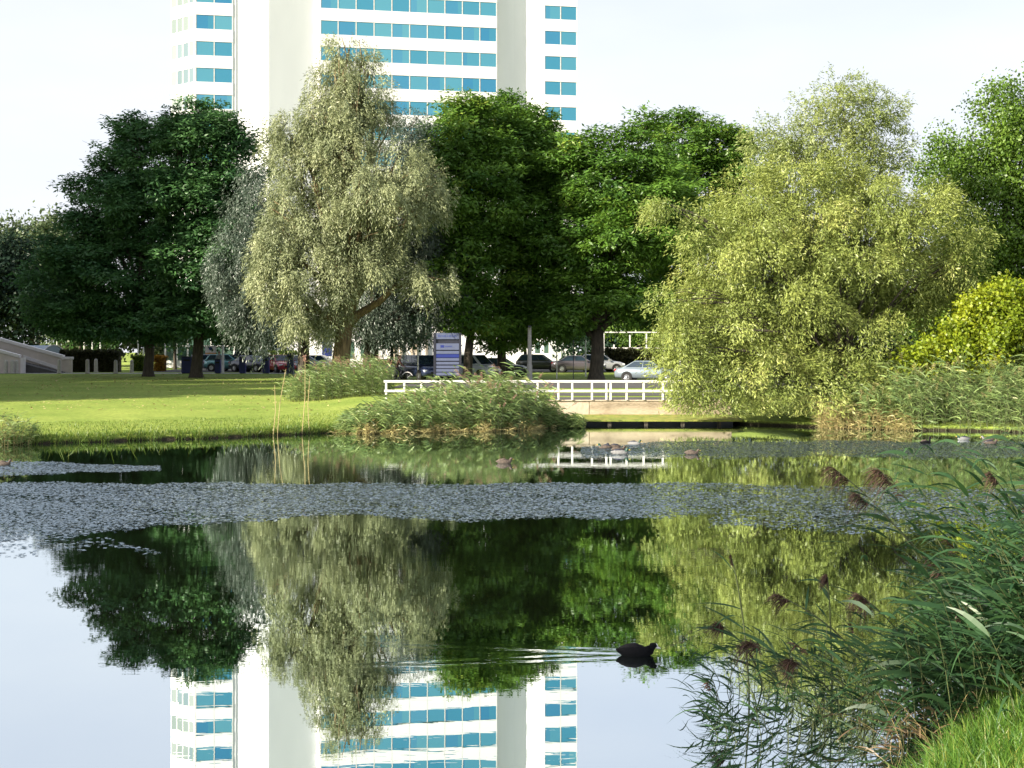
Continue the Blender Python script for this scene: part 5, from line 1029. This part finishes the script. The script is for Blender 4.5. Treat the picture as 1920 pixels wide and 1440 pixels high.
# ------------------------------------------------------------------ water birds
BILL = mat('coot_bill', (.85, .80, .74), .45, var=.04); COOTM = mat('coot_feather', (.006, .006, .007), .8, var=.3, scale=20, bump=.006, spec=.15); COOTG = mat('coot_back', (.018, .017, .018), .85, var=.5, scale=30, bump=.008, spec=.15, stretch=(.4, 1, 1))
DRK = mat('drake_head', (.01, .05, .03), .4, var=.1); DUCKB = mat('brown_feather', (.07, .052, .04), .8, var=.5, scale=22); DUCKG = mat('grey_feather', (.16, .16, .16), .8, var=.2, scale=22); DBILL = mat('duck_bill', (.42, .30, .06), .5, var=.1); WHITEF = mat('white_feather', (.20, .20, .20), .8, var=.4)
def bird(name, px, py, yaw, label, cat, s, body, back, headm, bill, shield=False, head_h=.17, neck_x=.15, group='ducks on the far water'):
    loc = on_water(px, py); o = empty(name, loc, R(yaw), label, cat, group); o.scale = (s, s, s * .88)
    MB().tube([(-.235, 0, .075), (-.20, 0, .066), (-.15, 0, .055), (-.06, 0, .045), (.04, 0, .042), (.11, 0, .045), (.155, 0, .06), (.17, 0, .085)],
              [(.010, .010), (.035, .022), (.062, .048), (.088, .072), (.088, .074), (.070, .062), (.045, .045), (.03, .03)], 14).build('body', body, o, smooth=True)
    MB().tube([(-.20, 0, .083), (-.12, 0, .086), (-.02, 0, .083), (.07, 0, .076)], [(.022, .012), (.062, .040), (.080, .046), (.050, .034)], 12).build('wing', back, o, smooth=True)
    MB().tube([(neck_x - .03, 0, .06), (neck_x - .01, 0, .09), (neck_x + .005, 0, head_h - .05), (neck_x + .012, 0, head_h - .02), (neck_x + .025, 0, head_h), (neck_x + .042, 0, head_h + .004), (neck_x + .062, 0, head_h - .012)],
              [k * (1.22 if shield else 1.0) for k in (.050, .040, .032, .034, .038, .034, .018)], 12).build('head', headm, o, smooth=True)
    MB().tube([(neck_x + .055, 0, head_h - .012), (neck_x + .085, 0, head_h - .022), (neck_x + .112, 0, head_h - .032)], [(.017, .021), (.014, .015), (.005, .005)], 8).build('bill', bill, o, smooth=True)
    if shield: MB().tube([(neck_x + .048, 0, head_h + .032), (neck_x + .062, 0, head_h + .012), (neck_x + .066, 0, head_h - .008)], [(.011, .009), (.019, .014), (.017, .015)], 8).build('forehead_shield', bill, o, smooth=True)
    for q in (-1, 1): MB().tube([(neck_x + .04, q * .026, head_h + .008), (neck_x + .04, q * .034, head_h + .008)], [.006, .004], 6).build('eye', M_black, o)
    return o
bird('coot', 1194, 1229, -4, 'black coot with white bill swimming right, nearest the camera', 'coot', .88, COOTM, COOTG, COOTM, BILL, True, .125, .155, None)
for px, py, yaw, lab, b_, k_, h_ in [(946, 869, 5, 'brown duck alone left of the duck group', DUCKB, DUCKB, DUCKB), (1134, 841, 170, 'small dark duck at the left of the duck group', DUCKB, M_dark, DRK), (1150, 840, 175, 'dark duck behind the big drake of the group', DUCKB, M_dark, M_dark),
                                 (1163, 852, -8, 'largest grey drake in front of the duck group', DUCKG, M_dark, DRK), (1160, 846, 10, 'brown duck between the drakes of the group', DUCKB, DUCKB, DUCKB), (1190, 834, -10, 'pale drake at the right rear of the duck group', WHITEF, M_dark, DRK), (1298, 852, 0, 'brown duck alone below the pond willow', DUCKB, DUCKB, DUCKB),
                                 (1736, 832, 20, 'dark duck with raised head before the right bank', COOTM, DUCKB, COOTM), (1806, 825, 180, 'drake with pale body near the right bank reeds', WHITEF, M_dark, DRK), (1852, 826, 175, 'brown duck near the right edge by the reeds', DUCKB, DUCKB, DUCKG), (1858, 833, 0, 'low dark duck in front of the one by the reeds', DUCKB, M_dark, DUCKB), (6, 873, 8, 'brown duck cut by the left edge', DUCKB, DUCKB, DUCKB)]:
    bird('duck', px, py, yaw, lab, 'duck', 1.0 if px != 1163 else 1.2, b_, k_, h_, DBILL, False,   .15 if px != 1736 else .24, .15)

# fallen leaves on the lawn
rg = np.random.RandomState(130); n = 2600
x = rg.uniform(-36, -8, n); y = rg.uniform(62, 116, n); z = np.array([gz(a, b) for a, b in zip(x, y)]) + .03
d = unit(np.stack([rg.normal(size=n), rg.normal(size=n), .25 * rg.normal(size=n)], 1)); side = unit(np.cross(d, np.array((0, 0, 1.0)) + .3 * rg.normal(size=(n, 3)))); sz = rg.uniform(.5, 1.3, n)
tag(link('fallen_leaves', quad_mesh('fallen_leaves', leaf_quads(np.stack([x, y, z], 1), d, side, .14 * sz, .09 * sz), rg.rand(n)), M_straw), 'scattered dry leaves on the shaded lawn', 'leaves', kind='stuff')
